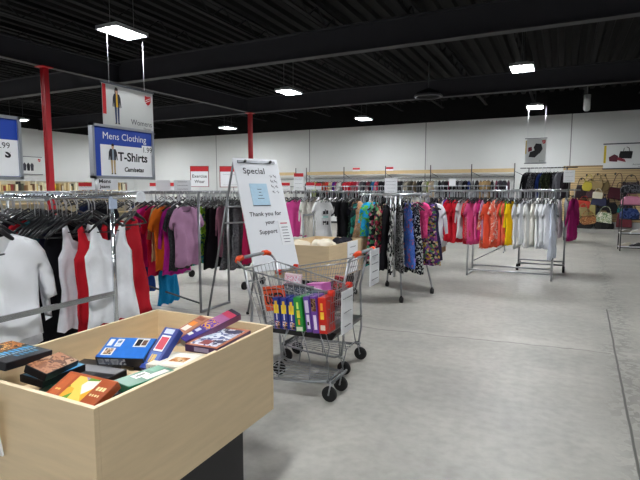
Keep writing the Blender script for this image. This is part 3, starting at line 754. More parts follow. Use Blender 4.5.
for i in range(6):
    A = R(-160 + i * 30 + rnd.uniform(-4, 4)); place('clothes_hanger', hanger_mesh(False), (cx + rr * math.cos(A), cy + rr * math.sin(A), 1.44), A, 'dark hanger on the ring of the round rack', 'hanger', 'hangers on the round rack')

# ================================================================== colourful tee rack
t = rail_rack('long chrome rack of red to white shirts standing in the open aisle', -2.15, 0.0, (8.78, 9.35), 1.485, (-0.1, -1.44), (0, 0.06), 0.0, True, False, low=0.12)
bm = bmesh.new(); tube(bm, [(-1.42, 9.35, .2), (-.55, 9.35, .7)], .012, 6); obj('brace', bm, STEEL, t)
we = 'on the colourful shirt rack'
RW = pattern(['b31f2c', 'c42a38', 'e8e0e0', 'b31f2c', 'a81a28'], 16, 'stripes')
PW = pattern(['e06a54', 'e87a62', 'f0dcd0', 'd85a48'], 14, 'noise')
sp = [('dress', pattern(['5a2a6a', '7a3a86', '302040'], 12, 'noise'), 'plum printed dress', 'dress', (1, .9)), ('maxi', fabric('15151c'), 'long black dress', 'dress', (1, .85)), ('dress', fabric('22223a'), 'navy dress', 'dress', (1, .95)),
      ('dress', fabric('b39274'), 'tan dress', 'dress', (1, .95)), ('maxi', fabric('e2e2e6'), 'white long cardigan', 'cardigan', (.6, .76)), ('blouse', fabric('5b2f9a'), 'violet blouse', 'blouse', (1, .95)),
      ('tee', fabric('c01f30'), 'red tee', 't-shirt', (1, 1.02)), ('tee', fabric('cc2536'), 'red tee', 't-shirt', (1, 1.04)), ('tee', fabric('b81c2c'), 'red tee', 't-shirt', (1, .98)), ('tee', fabric('d02c38'), 'red tee', 't-shirt', (1, 1.02)),
      ('blouse', fabric('c8c6c8'), 'grey-white blouse', 'blouse', (1, 1.0)), ('tee', fabric('c42634'), 'red tee', 't-shirt', (1, 1.05)), ('tee', RW, 'red and white striped tee', 't-shirt', (1, .98)),
      ('tee', fabric('d8528a'), 'pink tee', 't-shirt', (1, 1.06)), ('tee', fabric('e0609a'), 'pink tee', 't-shirt', (1, 1.05)), ('tee', fabric('cf2f7e'), 'hot pink tee', 't-shirt', (1, 1.0)), ('tee', pattern(['b07aa0', 'd8c0d0', 'a86a94'], 18, 'stripes'), 'mauve striped tee', 't-shirt', (1, .95)),
      ('blouse', PW, 'peach patterned blouse', 'blouse', (1, 1.15)), ('tee', fabric('e0573c'), 'orange-red tee', 't-shirt', (1, 1.1)), ('blouse', fabric('e8684c'), 'coral blouse', 'blouse', (1, 1.14)), ('tee', PW, 'coral and white patterned tee', 't-shirt', (1, 1.0)), ('tee', fabric('e25c4a'), 'coral tee', 't-shirt', (1, 1.08)), ('tee', fabric('ea7058'), 'coral tee', 't-shirt', (1, 1.04)),
      ('tee', fabric('4f9a34'), 'green tee', 't-shirt', (.95, 1.0)), ('blouse', fabric('f0c61a'), 'yellow blouse', 'blouse', (1, 1.1))]
sp += [((('tee', 'blouse', 'long')[i % 3]), fabric(('e6e8ea', 'eceae4', 'e0e2e6', 'f0efec', 'dfe1e2', 'ebe8e0', 'f0f1f2', 'e4e6ea', 'eceef0', 'e8eaf0')[i]), 'white ' + ('tee', 'blouse', 'long sleeved top')[i % 3], ('t-shirt', 'blouse', 'top')[i % 3], (1, (1.08, 1.14, 1.06)[i % 3])) for i in range(10)]
sp += [('dress', fabric('dfe4f2'), 'bluish white long top at the open end', 'top', (.7, .94))]
run(sp, -2.12, -0.08, 8.78, 1.485, we, 'shirts on the colourful rack', 'dark hanger on the rail of the colourful shirt rack', 12, 0.045, 1.0, 'the violet blouse', 17)
bare_hangers(6, -1.6, -.1, 9.35, 1.485, 'dark hanger on the rear rail of the colourful shirt rack', 'hangers on the rear rail of the shirt rack')

# rolling rack behind it with grey tops and the magenta coat
t = rail_rack('rolling rack with grey tops and a magenta coat behind the white shirts', -0.75, 0.3, (10.1,), 1.5, (-0.7, 0.08), (0, 0.0), 0, True, True, m=STEEL, low=0.14)
wh = 'on the rolling rack behind the white shirts'
run([('tee', fabric('b9babd'), 'light grey tee', 't-shirt'), ('tee', pattern(['b0b0b4', 'd88aa0', 'c0c0c4'], 10, 'noise'), 'grey and pink printed tee', 't-shirt'), ('long', fabric('c6c4c6'), 'pale grey top', 'top'), ('tee', fabric('d4c8d0'), 'pale pink-grey tee', 't-shirt'), ('tee', fabric('a9aaae'), 'mid grey tee', 't-shirt')], -.35, .12, 10.1, 1.5, wh, 'clothes on the rolling rack', 'hanger on the rolling rack rail')
garment('jacket', fabric('a3246c'), .2, 10.1, 1.5, PI / 2 - R(20), 'magenta long coat hanging at the end of the rolling rack', 'coat', 'clothes on the rolling rack', .04, (1.0, 1.02), True, 'hangers ' + wh, 'hanger on the rolling rack rail')

# ================================================================== middle row, hooks and dark clothes seen over the other racks
t = rail_rack('steel rack of dark clothes in the middle of the store', -9.2, -1.2, (12.6,), 1.6, (-9.2, -6.5, -3.8, -1.2), (0, 0), 0, True, False, m=STEEL)
pal = ['1a1a1e', '22222a', '2b2b2e', '1d2430', '17171a', '322a2e']
run([(('tee', 'long', 'blouse')[i % 3], fabric(pal[i % 6]), 'dark top', 'top', (1, 1.0)) for i in range(10)], -6.2, -4.0, 12.6, 1.6, 'along the middle steel rack', 'dark tops on the middle rack', 'dark hanger on the middle steel rack', 8, .07)
bare_hangers(12, -7.5, -1.6, 12.6, 1.6, 'dark hanger on the middle steel rack', 'hangers along the middle steel rack')

# the many more hangers crowding the same rails, beyond those built one by one
bm = bmesh.new(); hb = bmesh.new(); hb.from_mesh(hanger_mesh(False))
def more(n, X0, X1, Y, Z):
    for i in range(n):
        T = Matrix.Translation((X0 + (X1 - X0) * (i + rnd.random()) / n, Y, Z)) @ Matrix.Rotation(PI / 2 + R(rnd.uniform(-14, 14)), 4, 'Z')
        vm = [bm.verts.new(T @ v.co) for v in hb.verts]
        for f in hb.faces:
            g = bm.faces.new([vm[v.index] for v in f.verts]); g.material_index = f.material_index
for a in ((45, -2.1, -.1, 8.78, 1.485), (30, -2.1, -.1, 9.35, 1.485), (45, -8.6, -5.4, 8.9, 1.47), (45, -5.3, -2.5, 8.9, 1.47), (70, -9.0, -1.3, 12.6, 1.6), (25, -5.6, -4.3, 6.3, 1.46), (25, -7.2, -4.0, 5.2, 1.47), (30, -6.8, -3.5, 2.1, NR), (30, -6.8, -3.9, 2.9, NR)): more(*a)
hb.free(); o = obj('clothes_hanger', bm, [BLACKP, CHROME]); tag(o, 'more dark hangers with bright hooks crowding the rails of the chrome racks', 'hanger', None, 'stuff')

# ================================================================== rear wall shelving rack with clothes
WOOD = mat('cdb487', .6, 0, .1, 5)
FX0, FX1, FY = -12.9, -1.62, 19.75
t = thing('shelving_rack', 'long rear wall clothes rack with a pale wooden top board', 'clothes rack', ((FX0 + FX1) / 2, FY, 0), 0, None, True)
for x0, x1 in ((FX0, -11.0), (-10.45, FX1)):
    bm = bmesh.new(); box(bm, ((x0 + x1) / 2, FY + .12, 2.24), (x1 - x0, .03, .14)); obj('top_board', bm, WOOD, t)
    bm = bmesh.new(); tube(bm, [(x0, FY, 2.0), (x1, FY, 2.0)], .018, 6); obj('rail', bm, STEEL, t)
    bm = bmesh.new(); box(bm, ((x0 + x1) / 2, FY + .1, 1.05), (x1 - x0, .3, .03)); obj('shelf', bm, WOOD, t)
for x in (-12.9, -11.0, -10.45, -8.6, -6.7, -4.8, -3.2, -1.64):
    bm = bmesh.new(); tube(bm, [(x, FY + .1, 0), (x, FY + .1, 2.5)], .022, 6); obj('upright', bm, DARKSTEEL, t)
    bm = bmesh.new(); tube(bm, [(x, FY + .1, 2.2), (x + .35, FY - .12, 2.03)], .012, 5); obj('bracket', bm, DARKSTEEL, t)
cl = ['1b1b1f', '4a4236', '8a9a3c', 'a9bf3e', '26262a', '4d4a44', 'a04a30', 'b8372e', 'd8c9a0', '5d2a86', '8a2c5a', 'd0d0cc', '6a6a6e', 'b02a34', 'c02430', 'b8202c', '9a2230', 'a65a6a', '5a5a60', '2e2e34', '7a3040', '1e1e22', '2a6a9a', 'c24a60', '202024', '19191c', '2c5aa8', 'd9d6d0', 'b6a58a', '6a2a36', '3a3a3e', '70706a', 'c0b8a8', '5a564c', '8a7c66', '4a4a48', '26262a', 'd8d4ca', '8c9a5a', 'cbb9a0', 'e4e6e8', '2a2a2e', '56565a', '303034', 'a83a62', '202024', '3c3c42', '78787c', '1d1d20', '2c3c7a', '6a6a6c', '343438', 'a98d62', 'b79a6c', 'a88a60', '2a2a2e', '8a2e4c', '403a44', '303036', '5c3a4a']
nm = {}
def cname(h):
    r, g, b_ = int(h[:2], 16), int(h[2:4], 16), int(h[4:], 16)
    mx, mn = max(r, g, b_), min(r, g, b_)
    if mx - mn < 22: return 'black' if mx < 50 else 'dark grey' if mx < 100 else 'grey' if mx < 170 else 'off-white'
    if mx < 60: return 'blackish'
    if r == mx: return ('tan' if r > 140 else 'brown') if g > b_ and g > .7 * r else 'purple-red' if b_ > g * 1.5 else 'red' if g < .45 * r else 'rust'
    if g == mx: return 'olive green'
    return 'purple' if r > g else 'blue'
sp = []
for i, h in enumerate(cl):
    sp.append((('long', 'tee', 'blouse')[i % 3], fabric(h), cname(h) + ' top', 'top', (1.0, .95)))
ORD += ['seventeenth', 'eighteenth', 'nineteenth', 'twentieth']
run(sp, -10.35, -1.75, FY - .03, 2.0, 'on the rear wall rack', 'tops on the rear wall rack', 'hanger on the rear wall rack', 14, .09, 1.0, 'the easel side', 15)

# small high rack of dark jackets by the slatted wall
t = rail_rack('tall rack of dark jackets near the handbag wall', -1.15, .28, (16.5,), 2.17, (-.95, .1), (.05, .1), 0, True, False, m=DARKSTEEL)
run([('jacket', fabric('141418'), 'black jacket', 'jacket'), ('jacket', fabric('18181c'), 'black jacket', 'jacket'), ('jacket', pattern(['26262a', '6a6a70', '1a1a1e'], 20, 'noise'), 'grey flecked jacket', 'jacket'), ('jacket', fabric('1b1b20'), 'black jacket', 'jacket'),
     ('jacket', fabric('22356e'), 'royal blue jacket', 'jacket'), ('jacket', pattern(['26301f', '3c4630', '1a1f17'], 9, 'noise'), 'camouflage green jacket', 'jacket'), ('jacket', pattern(['2a3022', '46503a', '1c2018'], 9, 'noise'), 'dark olive jacket', 'jacket'), ('jacket', fabric('17171a'), 'black jacket', 'jacket'),
     ('jacket', pattern(['3a3a40', '7a7a80', '2a2a2e'], 18, 'noise'), 'grey patterned jacket', 'jacket'), ('jacket', fabric('7a7a82'), 'mid grey jacket', 'jacket'), ('jacket', fabric('302a30'), 'charcoal brown jacket', 'jacket')],
    -1.05, .12, 16.5, 2.17, 'on the tall rack near the handbag wall', 'jackets on the tall rack', 'hanger on the tall jacket rack', 16, .07, 1.0, 'its open end', 35)

# ================================================================== slatted wall with handbags
t = thing('slatted_wall_panel', 'pale wooden slatted wall panel holding handbags on hooks', 'display panel', (1.75, WY - .04, .3), 0, None, True)
SL = mat('d0b588', .55, 0, .1, 4)
bm = bmesh.new(); box(bm, (1.75, WY - .025, 1.37), (3.5, .02, 2.0)); obj('backing', bm, mat('8a7450', .7), t)
bm = bmesh.new(); z = .42
while z < 2.34: box(bm, (1.75, WY - .045, z), (3.5, .022, .072)); z += .085
obj('slat', bm, SL, t)
t['kind'] = 'thing'
bm = bmesh.new(); box(bm, (1.75, WY - .2, .06), (3.5, .36, .12)); o = obj('base_deck', bm, mat('a9a7a2', .7), None, (1.75, WY - .2, 0)); tag(o, 'low grey base deck along the floor under the handbags', 'display base')
BAGS = []
def bag(x, z, wd, h, m, label, shape='tote', strap=.25, y=WY - .17, hook=True, sm=None, name='handbag'):
    """body hangs by its strap from a wall hook; z is the body's centre"""
    t = thing(name, label, 'handbag', (x, y, z - h / 2), R(rnd.uniform(-6, 6)), 'handbags on the slatted wall')
    t.rotation_euler = (0, R(rnd.uniform(-11, 11)), R(rnd.uniform(-14, 14)))
    h *= 1.12; wd *= 1.06
    bm = bmesh.new()
    if shape == 'tote': pr = [(-.5, 0), (.5, 0), (.46, .6), (.38, 1), (-.38, 1), (-.46, .6)]
    elif shape == 'round': pr = [(-.3, 0), (.3, 0), (.5, .3), (.48, .65), (.3, 1), (-.3, 1), (-.48, .65), (-.5, .3)]
    elif shape == 'hobo': pr = [(-.36, .05), (0, 0), (.36, .05), (.5, .4), (.44, 1), (.2, .82), (0, .78), (-.2, .82), (-.44, 1), (-.5, .4)]
    else: pr = [(-.5, .05), (-.45, 0), (.45, 0), (.5, .05), (.5, .92), (.45, 1), (-.45, 1), (-.5, .92)]
    prism(bm, [(a * wd, b_ * h) for a, b_ in pr], .09)
    bmesh.ops.recalc_face_normals(bm, faces=bm.faces)
    obj('bag_body', bm, m, t, None, .02)
    bm = bmesh.new(); pts = [(-wd * .36, 0, h * .9)]
    for k in range(1, 8):
        a = PI - PI * k / 8; pts.append((wd * .3 * math.cos(a), 0, h * .9 + strap * math.sin(a) ** .7))
    pts.append((wd * .36, 0, h * .9)); tube(bm, pts, .011, 6); obj('strap', bm, sm or m, t)
    if shape in ('flap',):
        bm = bmesh.new(); box(bm, (0, -.05, h * .72), (wd * .98, .015, h * .5)); obj('flap', bm, sm or m, t)
    bm = bmesh.new(); tube(bm, [(-wd * .34, -.047, h * .93), (wd * .34, -.047, h * .93)], .006, 5); obj('zip', bm, mat('6a6258', .4, .6), t)
    if hook:
        q = obj('wall_hook', (lambda b2: (tube(b2, [(0, 0, 0), (0, -.2, 0), (0, -.22, .035)], .012, 6), box(b2, (0, .01, 0), (.05, .015, .07)), b2)[-1])(bmesh.new()), BLACKP)
        q.location = (x, WY - .07, z + h * .4 + strap - .01); tag(q, 'black wall hook above the ' + label.split(' hanging')[0].split(' on ')[0].split(' with')[0].split(' under')[0], 'hook', 'hooks on the slatted wall')
    return t
def L(h): return mat(h, .45, 0, .15, 12, .5)
# columns at x = .7, 1.16, 1.6, 2.06
bag(.76, 1.62, .3, .3, L('b9a93a'), 'mustard yellow bag hanging at the top of the first column', 'round', .28)
bag(.6, 1.42, .36, .42, L('26161c'), 'dark plum bag half behind the yellow one', 'tote', .3, WY - .1)
bag(.92, 1.4, .3, .36, L('3a1a26'), 'deep maroon bag beside the yellow one', 'tote', .3, WY - .1)
bag(1.1, 1.66, .36, .34, L('8a7448'), 'khaki bag hanging from the second top hook', 'hobo', .25)
bag(1.34, 1.62, .32, .34, L('7d6a42'), 'camel slouchy bag beside the khaki one', 'hobo', .25, WY - .12)
bag(1.12, 1.3, .3, .2, L('d6cfb8'), 'cream purse above the navy bag', 'flap', .15, WY - .25)
bag(1.16, 1.08, .48, .28, L('1c2044'), 'navy blue bag under the cream purse', 'tote', .18, WY - .2)
bag(1.64, 1.36, .42, .36, L('4a1a26'), 'maroon shoulder bag with long triangular strap', 'flap', .55)
bag(2.12, 1.6, .5, .34, L('2b141c'), 'black cherry bag hanging from the last visible hook', 'hobo', .25)
bag(.68, .98, .38, .24, L('c23a2c'), 'bright red clutch bag in the first column', 'flap', .18)
bag(.72, .7, .32, .3, L('9a8a5e'), 'beige round purse below the red clutch', 'round', .16, WY - .24)
bag(.99, .78, .2, .42, L('a09258'), 'slim straw coloured pouch beside the beige purse', 'tote', .2)
bag(1.14, .74, .2, .24, L('1e1e28'), 'small black pouch next to the straw pouch', 'flap', .16, WY - .14)
bag(.9, .42, .52, .28, pattern(['a8704a', 'c08458', '8a5a3a', 'c89a6a'], 8, 'noise', (1, 1, 1), .5), 'tan orange patterned bag low in the first column', 'round', .2, WY - .3)
bag(.78, .22, .52, .3, L('1a1618'), 'black bag lowest in the first column', 'hobo', .2, WY - .1)
bag(1.34, .52, .5, .32, pattern(['9aa878', 'd8d8c4', '6a8a5a', 'e4e0d0'], 12, 'noise', (1, 1, 1), .5), 'green and white floral bag low in the second column', 'tote', .25, WY - .28)
bag(1.3, .26, .46, .3, L('22201f'), 'dark brown bag beneath the floral one', 'hobo', .18, WY - .1)
bag(1.62, .84, .34, .36, L('18171c'), 'black bucket bag under the maroon shoulder bag', 'round', .25)
bag(1.82, .78, .16, .14, L('2a8a86'), 'tiny teal purse between black and burgundy bags', 'flap', .12, WY - .14)
bag(1.98, .42, .46, .44, L('6a1f2c'), 'burgundy handbag with tall loop handle, low by the shoe stand', 'tote', .4)
bag(2.06, .98, .34, .46, L('231a26'), 'very dark purple bag above the burgundy one', 'tote', .26, WY - .12)
bag(.6, 1.0, .3, .34, L('1c1418'), 'black bag tucked beside the red clutch', 'hobo', .2, WY - .1)
bag(1.5, .2, .4, .34, L('1a1a1c'), 'black bag lowest between second and third columns', 'round', .2, WY - .1)
bag(1.36, .96, .28, .34, L('2a2024'), 'brown-black bag between navy and black bucket bags', 'tote', .22, WY - .1)
bag(1.9, 1.3, .34, .34, L('1d1216'), 'very dark brown bag beside the maroon shoulder bag', 'hobo', .3, WY - .1)
bag(.36, .8, .3, .5, L('241a20'), 'dark bag at the panel edge behind the magenta coat', 'tote', .25)
bag(.4, .4, .3, .32, pattern(['2a2028', 'a09098', '50404a'], 14, 'noise', (1, 1, 1), .5), 'grey mottled bag low at the panel edge', 'round', .2)

# shoe and bag stand cut by the picture edge
sx, sy = 1.72, 14.3
t = thing('display_stand', 'black wire stand of shoes and bags cut by the edge of the view', 'display stand', (sx, sy, 0), 0, None, True)
for a in (-1, 1):
    for b_ in (-1, 1):
        bm = bmesh.new(); tube(bm, [(sx + a * .38, sy + b_ * .25, 0), (sx + a * .38, sy + b_ * .25, 1.45)], .013, 6); obj('upright', bm, BLACKP, t)
for z in (.08, .42, .78, 1.12, 1.42):
    bm = bmesh.new()
    for i in range(6): tube(bm, [(sx - .38, sy - .25 + .1 * i, z), (sx + .38, sy - .25 + .1 * i, z)], .006, 4)
    for a in (-1, 1): tube(bm, [(sx + a * .38, sy - .25, z), (sx + a * .38, sy + .25, z)], .008, 4)
    obj('wire_shelf', bm, BLACKP, t)
def shoe(x, y, z, rz, m, label, sole=None):
    t = thing('shoe', label, 'shoe', (x, y, z), rz, 'shoes on the wire stand')
    bm = bmesh.new()
    prof = [(-.13, .0), (-.135, .09), (-.09, .105), (-.04, .085), (.04, .065), (.11, .045), (.14, .015), (.135, 0)]
    prism(bm, prof, .085); obj('upper', bm, m, t, None, .014)
    bm = bmesh.new(); prism(bm, [(-.14, -.02), (-.138, .008), (.145, .008), (.14, -.02)], .09); obj('sole', bm, sole or WHITEP, t, None, .005)
    bm = bmesh.new()
    for k in range(3): tube(bm, [(.0 + .025 * k, -.03, .086 - .012 * k), (.0 + .025 * k, .03, .086 - .012 * k)], .004, 5)
    obj('laces', bm, WHITEP, t)
for i, (dx, z, h, nm_) in enumerate(((-.27, .11, 'c9c2b0', 'beige shoe on the bottom shelf of the wire stand'), (-.05, .11, '3a3a3e', 'charcoal shoe on the bottom shelf of the wire stand'), (-.27, .45, '8a8478', 'grey-brown shoe on the second shelf of the wire stand'), (-.04, .45, 'd8d4cc', 'off-white shoe on the second shelf of the wire stand'))):
    shoe(sx + dx, sy - .1, z + .0, R(200), mat(h, .6), nm_)
def soft(x, y, z, w_, d, h, m, label, rz=0):
    t = thing('handbag', label, 'handbag', (x, y, z), rz, 'bags on the wire stand')
    bm = bmesh.new(); prism(bm, [(a * w_, b_ * h) for a, b_ in ((-.5, 0), (.5, 0), (.52, .5), (.36, .95), (0, 1.02), (-.36, .95), (-.52, .5))], d); obj('bag_body', bm, m, t, None, .03)
    bm = bmesh.new(); tube(bm, [(-.3 * w_, 0, h * .9), (-.22 * w_, 0, h * 1.25), (.22 * w_, 0, h * 1.25), (.3 * w_, 0, h * .9)], .01, 6); obj('strap', bm, m, t)
soft(sx - .2, sy - .05, .79, .4, .22, .26, pattern(['2a3a6a', '40507e', '1e2a4e'], 8, 'noise'), 'blue-grey bag on the third shelf of the wire stand')
soft(sx - .18, sy - .05, 1.13, .42, .24, .22, L('c07a94'), 'dusty pink bag on the fourth shelf of the wire stand')
soft(sx - .2, sy - .05, 1.43, .44, .24, .2, pattern(['16161a', '5a5a60', '2a2a2e'], 14, 'noise'), 'black and grey bag on top of the wire stand')
soft(sx + .2, sy - .05, 1.43, .36, .24, .22, L('1a1a1e'), 'plain black bag on top of the wire stand')

# ================================================================== shelf of bric-a-brac along the side wall
t = thing('store_shelf', 'long pale shelf of books and bric-a-brac along the side wall', 'shelf', (-20.9, 15.3, 0), PI / 2, None)
for z in (.35, .9, 1.45):
    bm = bmesh.new(); box(bm, (0, 0, z), (7.6, .4, .03)); obj('shelf_board', bm, WOOD, t)
for x in (-3.8, -1.27, 1.27, 3.8):
    bm = bmesh.new(); box(bm, (x, .1, .95), (.04, .2, 1.9)); obj('upright', bm, mat('b8b4aa', .6), t)
bm = bmesh.new(); box(bm, (0, .21, .95), (7.6, .02, 1.9)); obj('back_panel', bm, mat('b0a890', .7), t)
pal = ['c9b48a', '8a6a44', 'd6cda8', '6a4a30', '2a2622', 'b5985c', 'e0dcc8', '7a2e26', '4a4a3a', 'c8b070', 'a0885a', 'd8d0b0']
y = 11.75
i = 0
while y < 18.9:
    wd = rnd.uniform(.05, .11); h = rnd.uniform(.2, .42)
    if not (14.55 < y < 14.95):
        hx = pal[rnd.randrange(len(pal))]
        bm = bmesh.new(); box(bm, (0, 0, h / 2), (.22, wd, h)); o = obj('book', bm, mat(hx, .7), None, None, .006)
        o.location = (-20.85, y + wd / 2, 1.466)
        tag(o, 'old book or ornament on the side wall shelf', 'book', 'books along the side wall shelf')
    y += wd + rnd.uniform(.0, .03); i += 1
bm = bmesh.new(); lathe(bm, [(.1, 0), (.16, .08), (.17, .2), (.13, .3), (.13, .34)], 16); o = obj('basket', bm, mat('e8c81e', .6)); o.location = (-20.85, 14.75, 1.466); tag(o, 'bright yellow bucket among the books by the red column', 'bucket')

# ================================================================== small paper signs on the racks
def card(label, loc, W, H, rz, head=None, lines=0, txt=None, stem=None, name='paper_sign', tilt=0, frame=None, tsz=.05, scr=False):
    t = thing(name, label, 'sign', loc, rz); t.rotation_euler = (tilt, 0, rz)
    bm = bmesh.new(); box(bm, (0, 0, H / 2), (W, .006, H)); obj('card', bm, PAPER, t)
    if head:
        bm = bmesh.new(); box(bm, (0, -.004, H - head / 2), (W * .98, .003, head)); obj('red_heading', bm, REDP, t)
    if frame:
        bm = bmesh.new()
        for a, b_, c, d in ((-W / 2, 0, -W / 2 + .012, H), (W / 2 - .012, 0, W / 2, H), (-W / 2, 0, W / 2, .012), (-W / 2, H - .012, W / 2, H)): box(bm, ((a + c) / 2, 0, (b_ + d) / 2), (c - a, .02, d - b_))
        obj('frame', bm, frame, t)
    if txt:
        for s, sz, zz in txt:
            bm = bmesh.new(); text_into(bm, s, sz, Matrix.Translation((0, -.006, zz)), bold=.001, shear=.15 if scr else 0); obj('lettering', bm, INK, t)
    if lines:
        hh = H - (head or 0)
        for k in range(lines):
            zz = hh * (.82 - .66 * k / max(1, lines - 1)); wv = W * rnd.uniform(.5, .8)
            pts = [(-wv / 2 + wv * q / 14, -.0052, zz + .012 * math.sin(q * 2.1 + k) * min(1, W)) for q in range(15)]
            bm = bmesh.new(); tube(bm, pts, .0022, 4); obj('handwriting', bm, INKGREY, t)
    if stem:
        bm = bmesh.new(); tube(bm, [(0, .01, -stem), (0, .01, .02)], .008, 6); obj('stem', bm, CHROME, t)
    return t
FR = mat('8a2a2a', .4)
card('red framed card reading Exercise Wear above the womens rack', (-7.4, 8.85, 1.57), .42, .47, R(26), .12, 0, (('Exercise', .1, .24), ('Wear', .1, .12)), .1, frame=FR)
card('red framed card partly hidden by the whiteboard easel', (-6.55, 8.85, 1.56), .46, .46, R(26), .12, 2, None, .09, frame=FR)
card('white paper sign clipped over the mauve tee', (-4.42, 4.6, 1.49), .17, .13, R(40), 0, 0, None, .02)
card('white paper sign with red headed lines over the womens rack', (-4.11, 4.6, 1.49), .2, .13, R(40), 0, 3, None, .02)
card('red and white card behind the white paper sign over the womens rack', (-8.25, 8.8, 1.5), .4, .17, R(26), .08, 1, None, .03)
card('red and white card seen between the white papers', (-8.68, 8.8, 1.5), .3, .17, R(26), .08, 1, None, .03)
card('tall red topped card right of the whiteboard', (-4.84, 8.85, 1.5), .2, .34, R(20), .07, 3, None, .03)
card('short red and white card between whiteboard and tall card', (-5.14, 8.82, 1.5), .2, .15, R(20), .06, 2, None, .02)
card('wide red and white card right of the tall red topped card', (-4.57, 8.85, 1.5), .18, .15, R(20), .06, 2, None, .03)
card('narrow red and white card above the white graphic tee', (-4.39, 8.85, 1.5), .12, .14, R(20), .06, 2, None, .03)
card('small red and white card on the wooden board of the rear rack', (-8.0, 19.8, 2.3), .34, .15, 0, .08, 1, None, .0)
card('small red and white card on the rear rack board, over the handwritten sign', (-6.5, 19.8, 2.3), .32, .15, 0, .08, 1, None, .0)
card('handwritten white sheet standing over the round rack of dresses', (-2.86, 8.8, 1.36), .23, .36, R(18), 0, 5)
card('blank white card on the middle rack over the red shirts', (-2.48, 12.55, 1.6), .16, .18, R(15), 0, 0, None, .06)
card('white paper sign on the tall jacket rack near the handbags', (.16, 16.2, 1.72), .3, .36, R(6), 0, 3, None, 1.7)
card('small white sign clipped behind the blue mens sign', (-5.47, 4.63, 1.5), .32, .17, R(45), 0, 0, (('Mens', .07, .115), ('Jeans', .06, .045)), .02)
card('red and white card on the womens rack beside the small white sign', (-5.8, 4.63, 1.5), .24, .1, R(50), .05, 1, None, .02)

# ceiling sensor and hanging fan disc
t = thing('ceiling_sensor', 'white cylindrical ceiling device hanging on a short rod', 'ceiling device', (.54, 16.8, 3.85), 0, None, True)
bm = bmesh.new(); tube(bm, [(.54, 16.8, 3.88), (.54, 16.8, 4.3)], .09, 16); lathe(bm, [(.03, 3.82), (.07, 3.84), (.09, 3.88)], 16, Matrix.Translation((.54, 16.8, 0))); obj('device_body', bm, mat('d6d8da', .5), t)
bm = bmesh.new(); tube(bm, [(.54, 16.8, 4.3), (.54, 16.8, 5.05)], .015, 6); obj('hanging_rod', bm, DARKSTEEL, t)
t = thing('ceiling_duct_ring', 'dark round ring fixture hanging under the roof beams', 'ceiling fixture', (-3.5, 14.0, 4.1), 0, None, True)
bm = bmesh.new(); tube(bm, [(-3.5 + .36 * math.cos(a * PI / 12), 14.0 + .36 * math.sin(a * PI / 12), 4.12) for a in range(24)], .035, 8, True); obj('ring', bm, mat('3c3c42', .4), t)
bm = bmesh.new(); lathe(bm, [(.34, 4.14), (.33, 4.22), (.05, 4.34)], 24, Matrix.Translation((-3.5, 14.0, 0))); obj('cover', bm, BLK2, t)
bm = bmesh.new(); tube(bm, [(-3.5, 14.0, 4.3), (-3.5, 14.0, 5.05)], .02, 6); obj('hanging_rod', bm, DARKSTEEL, t)

# ================================================================== whiteboard easel
BW, BH = .56, 1.25
top = Vector((-3.06, 4.59, 1.84)); bot = Vector((-2.665, 4.4, .66))
wdir = Vector((.43, .9, 0)).normalized(); nrm = Vector((.9, -.43, 0)).normalized()
t = thing('whiteboard_easel', 'whiteboard on a grey steel easel with Thank you for your Support written on it', 'easel', (-3.1, 4.55, 0), 0, None, False)
up_ = (top - bot); BH = up_.length; up_.normalize()
lx = wdir; ny = -(up_.cross(lx)).normalized()
# board frame: x = reading direction, z = up the board, -y = towards the reader
lx = (wdir - up_ * wdir.dot(up_)).normalized(); ly = up_.cross(lx).normalized()
BM = Matrix((( lx.x, ly.x, up_.x, bot.x + 3.1), (lx.y, ly.y, up_.y, bot.y - 4.55), (lx.z, ly.z, up_.z, bot.z), (0, 0, 0, 1)))
bd = bmesh.new(); box(bd, (0, 0, BH / 2), (BW, .02, BH)); board = obj('board', bd, mat('eef1f6', .25, 0, .02, 4, .5), t, None, .004, BM)
bm = bmesh.new(); box(bm, (0, -.016, BH - .045), (.47, .016, .028)); cb = obj('clip_bar', bm, mat('8a8d92', .35, .6), board)
for x in (-.15, .17):
    bm = bmesh.new(); lathe(bm, [(.014, 0), (.016, .02), (.009, .03)], 12, Matrix.Translation((x, -.022, BH - .045)) @ Matrix.Rotation(PI / 2, 4, 'X')); obj('knob', bm, BLACKP, cb)
bm = bmesh.new(); box(bm, (-.035, -.013, BH - .42), (.215, .004, .25)); bp_ = obj('blue_sheet', bm, mat('b9d9ee', .8), board); bp_['label'] = 'pale blue sheet taped to the board'
bm = bmesh.new()
for k, wv in enumerate((.05, .03, .05, .08)): box(bm, (-.03, -.0156, BH - .36 - .035 * k), (wv, .001, .006))
obj('print', bm, INKGREY, bp_)
bm = bmesh.new(); box(bm, (-.035, -.014, BH - .545), (.215, .005, .008)); obj('sheet_edge', bm, INKGREY, bp_)
bm = bmesh.new(); box(bm, (.19, -.013, .4), (.14, .003, .28)); ps = obj('paper_sheet', bm, PAPER, board)
bm = bmesh.new(); box(bm, (.19, -.015, .505), (.09, .001, .012), None, 0)
for k in range(6): box(bm, (.19, -.015, .46 - .033 * k), (rnd.uniform(.07, .1), .001, .007), None, 1)
obj('print', bm, [mat('c85a6a', .8), INKGREY], ps)
bm = bmesh.new()
def hand(s, size, x, z, rot=0, sh=.1): text_into(bm, s, size, Matrix.Translation((x, -.0125, z)) @ Matrix.Rotation(rot, 4, 'Y'), bold=.0009, shear=sh, space=1.05)
HW = mat('2c2e36', .8)
for a_ in (('Special', .095, -.05, BH - .15, 0, .0), ('Thank you for', .066, -.015, BH - .64, R(-1)), ('your', .06, .02, BH - .735, R(-3)), ('Support', .066, -.025, BH - .84, R(-2))):
    hand(*a_); obj('handwriting', bm, HW, board); bm = bmesh.new()
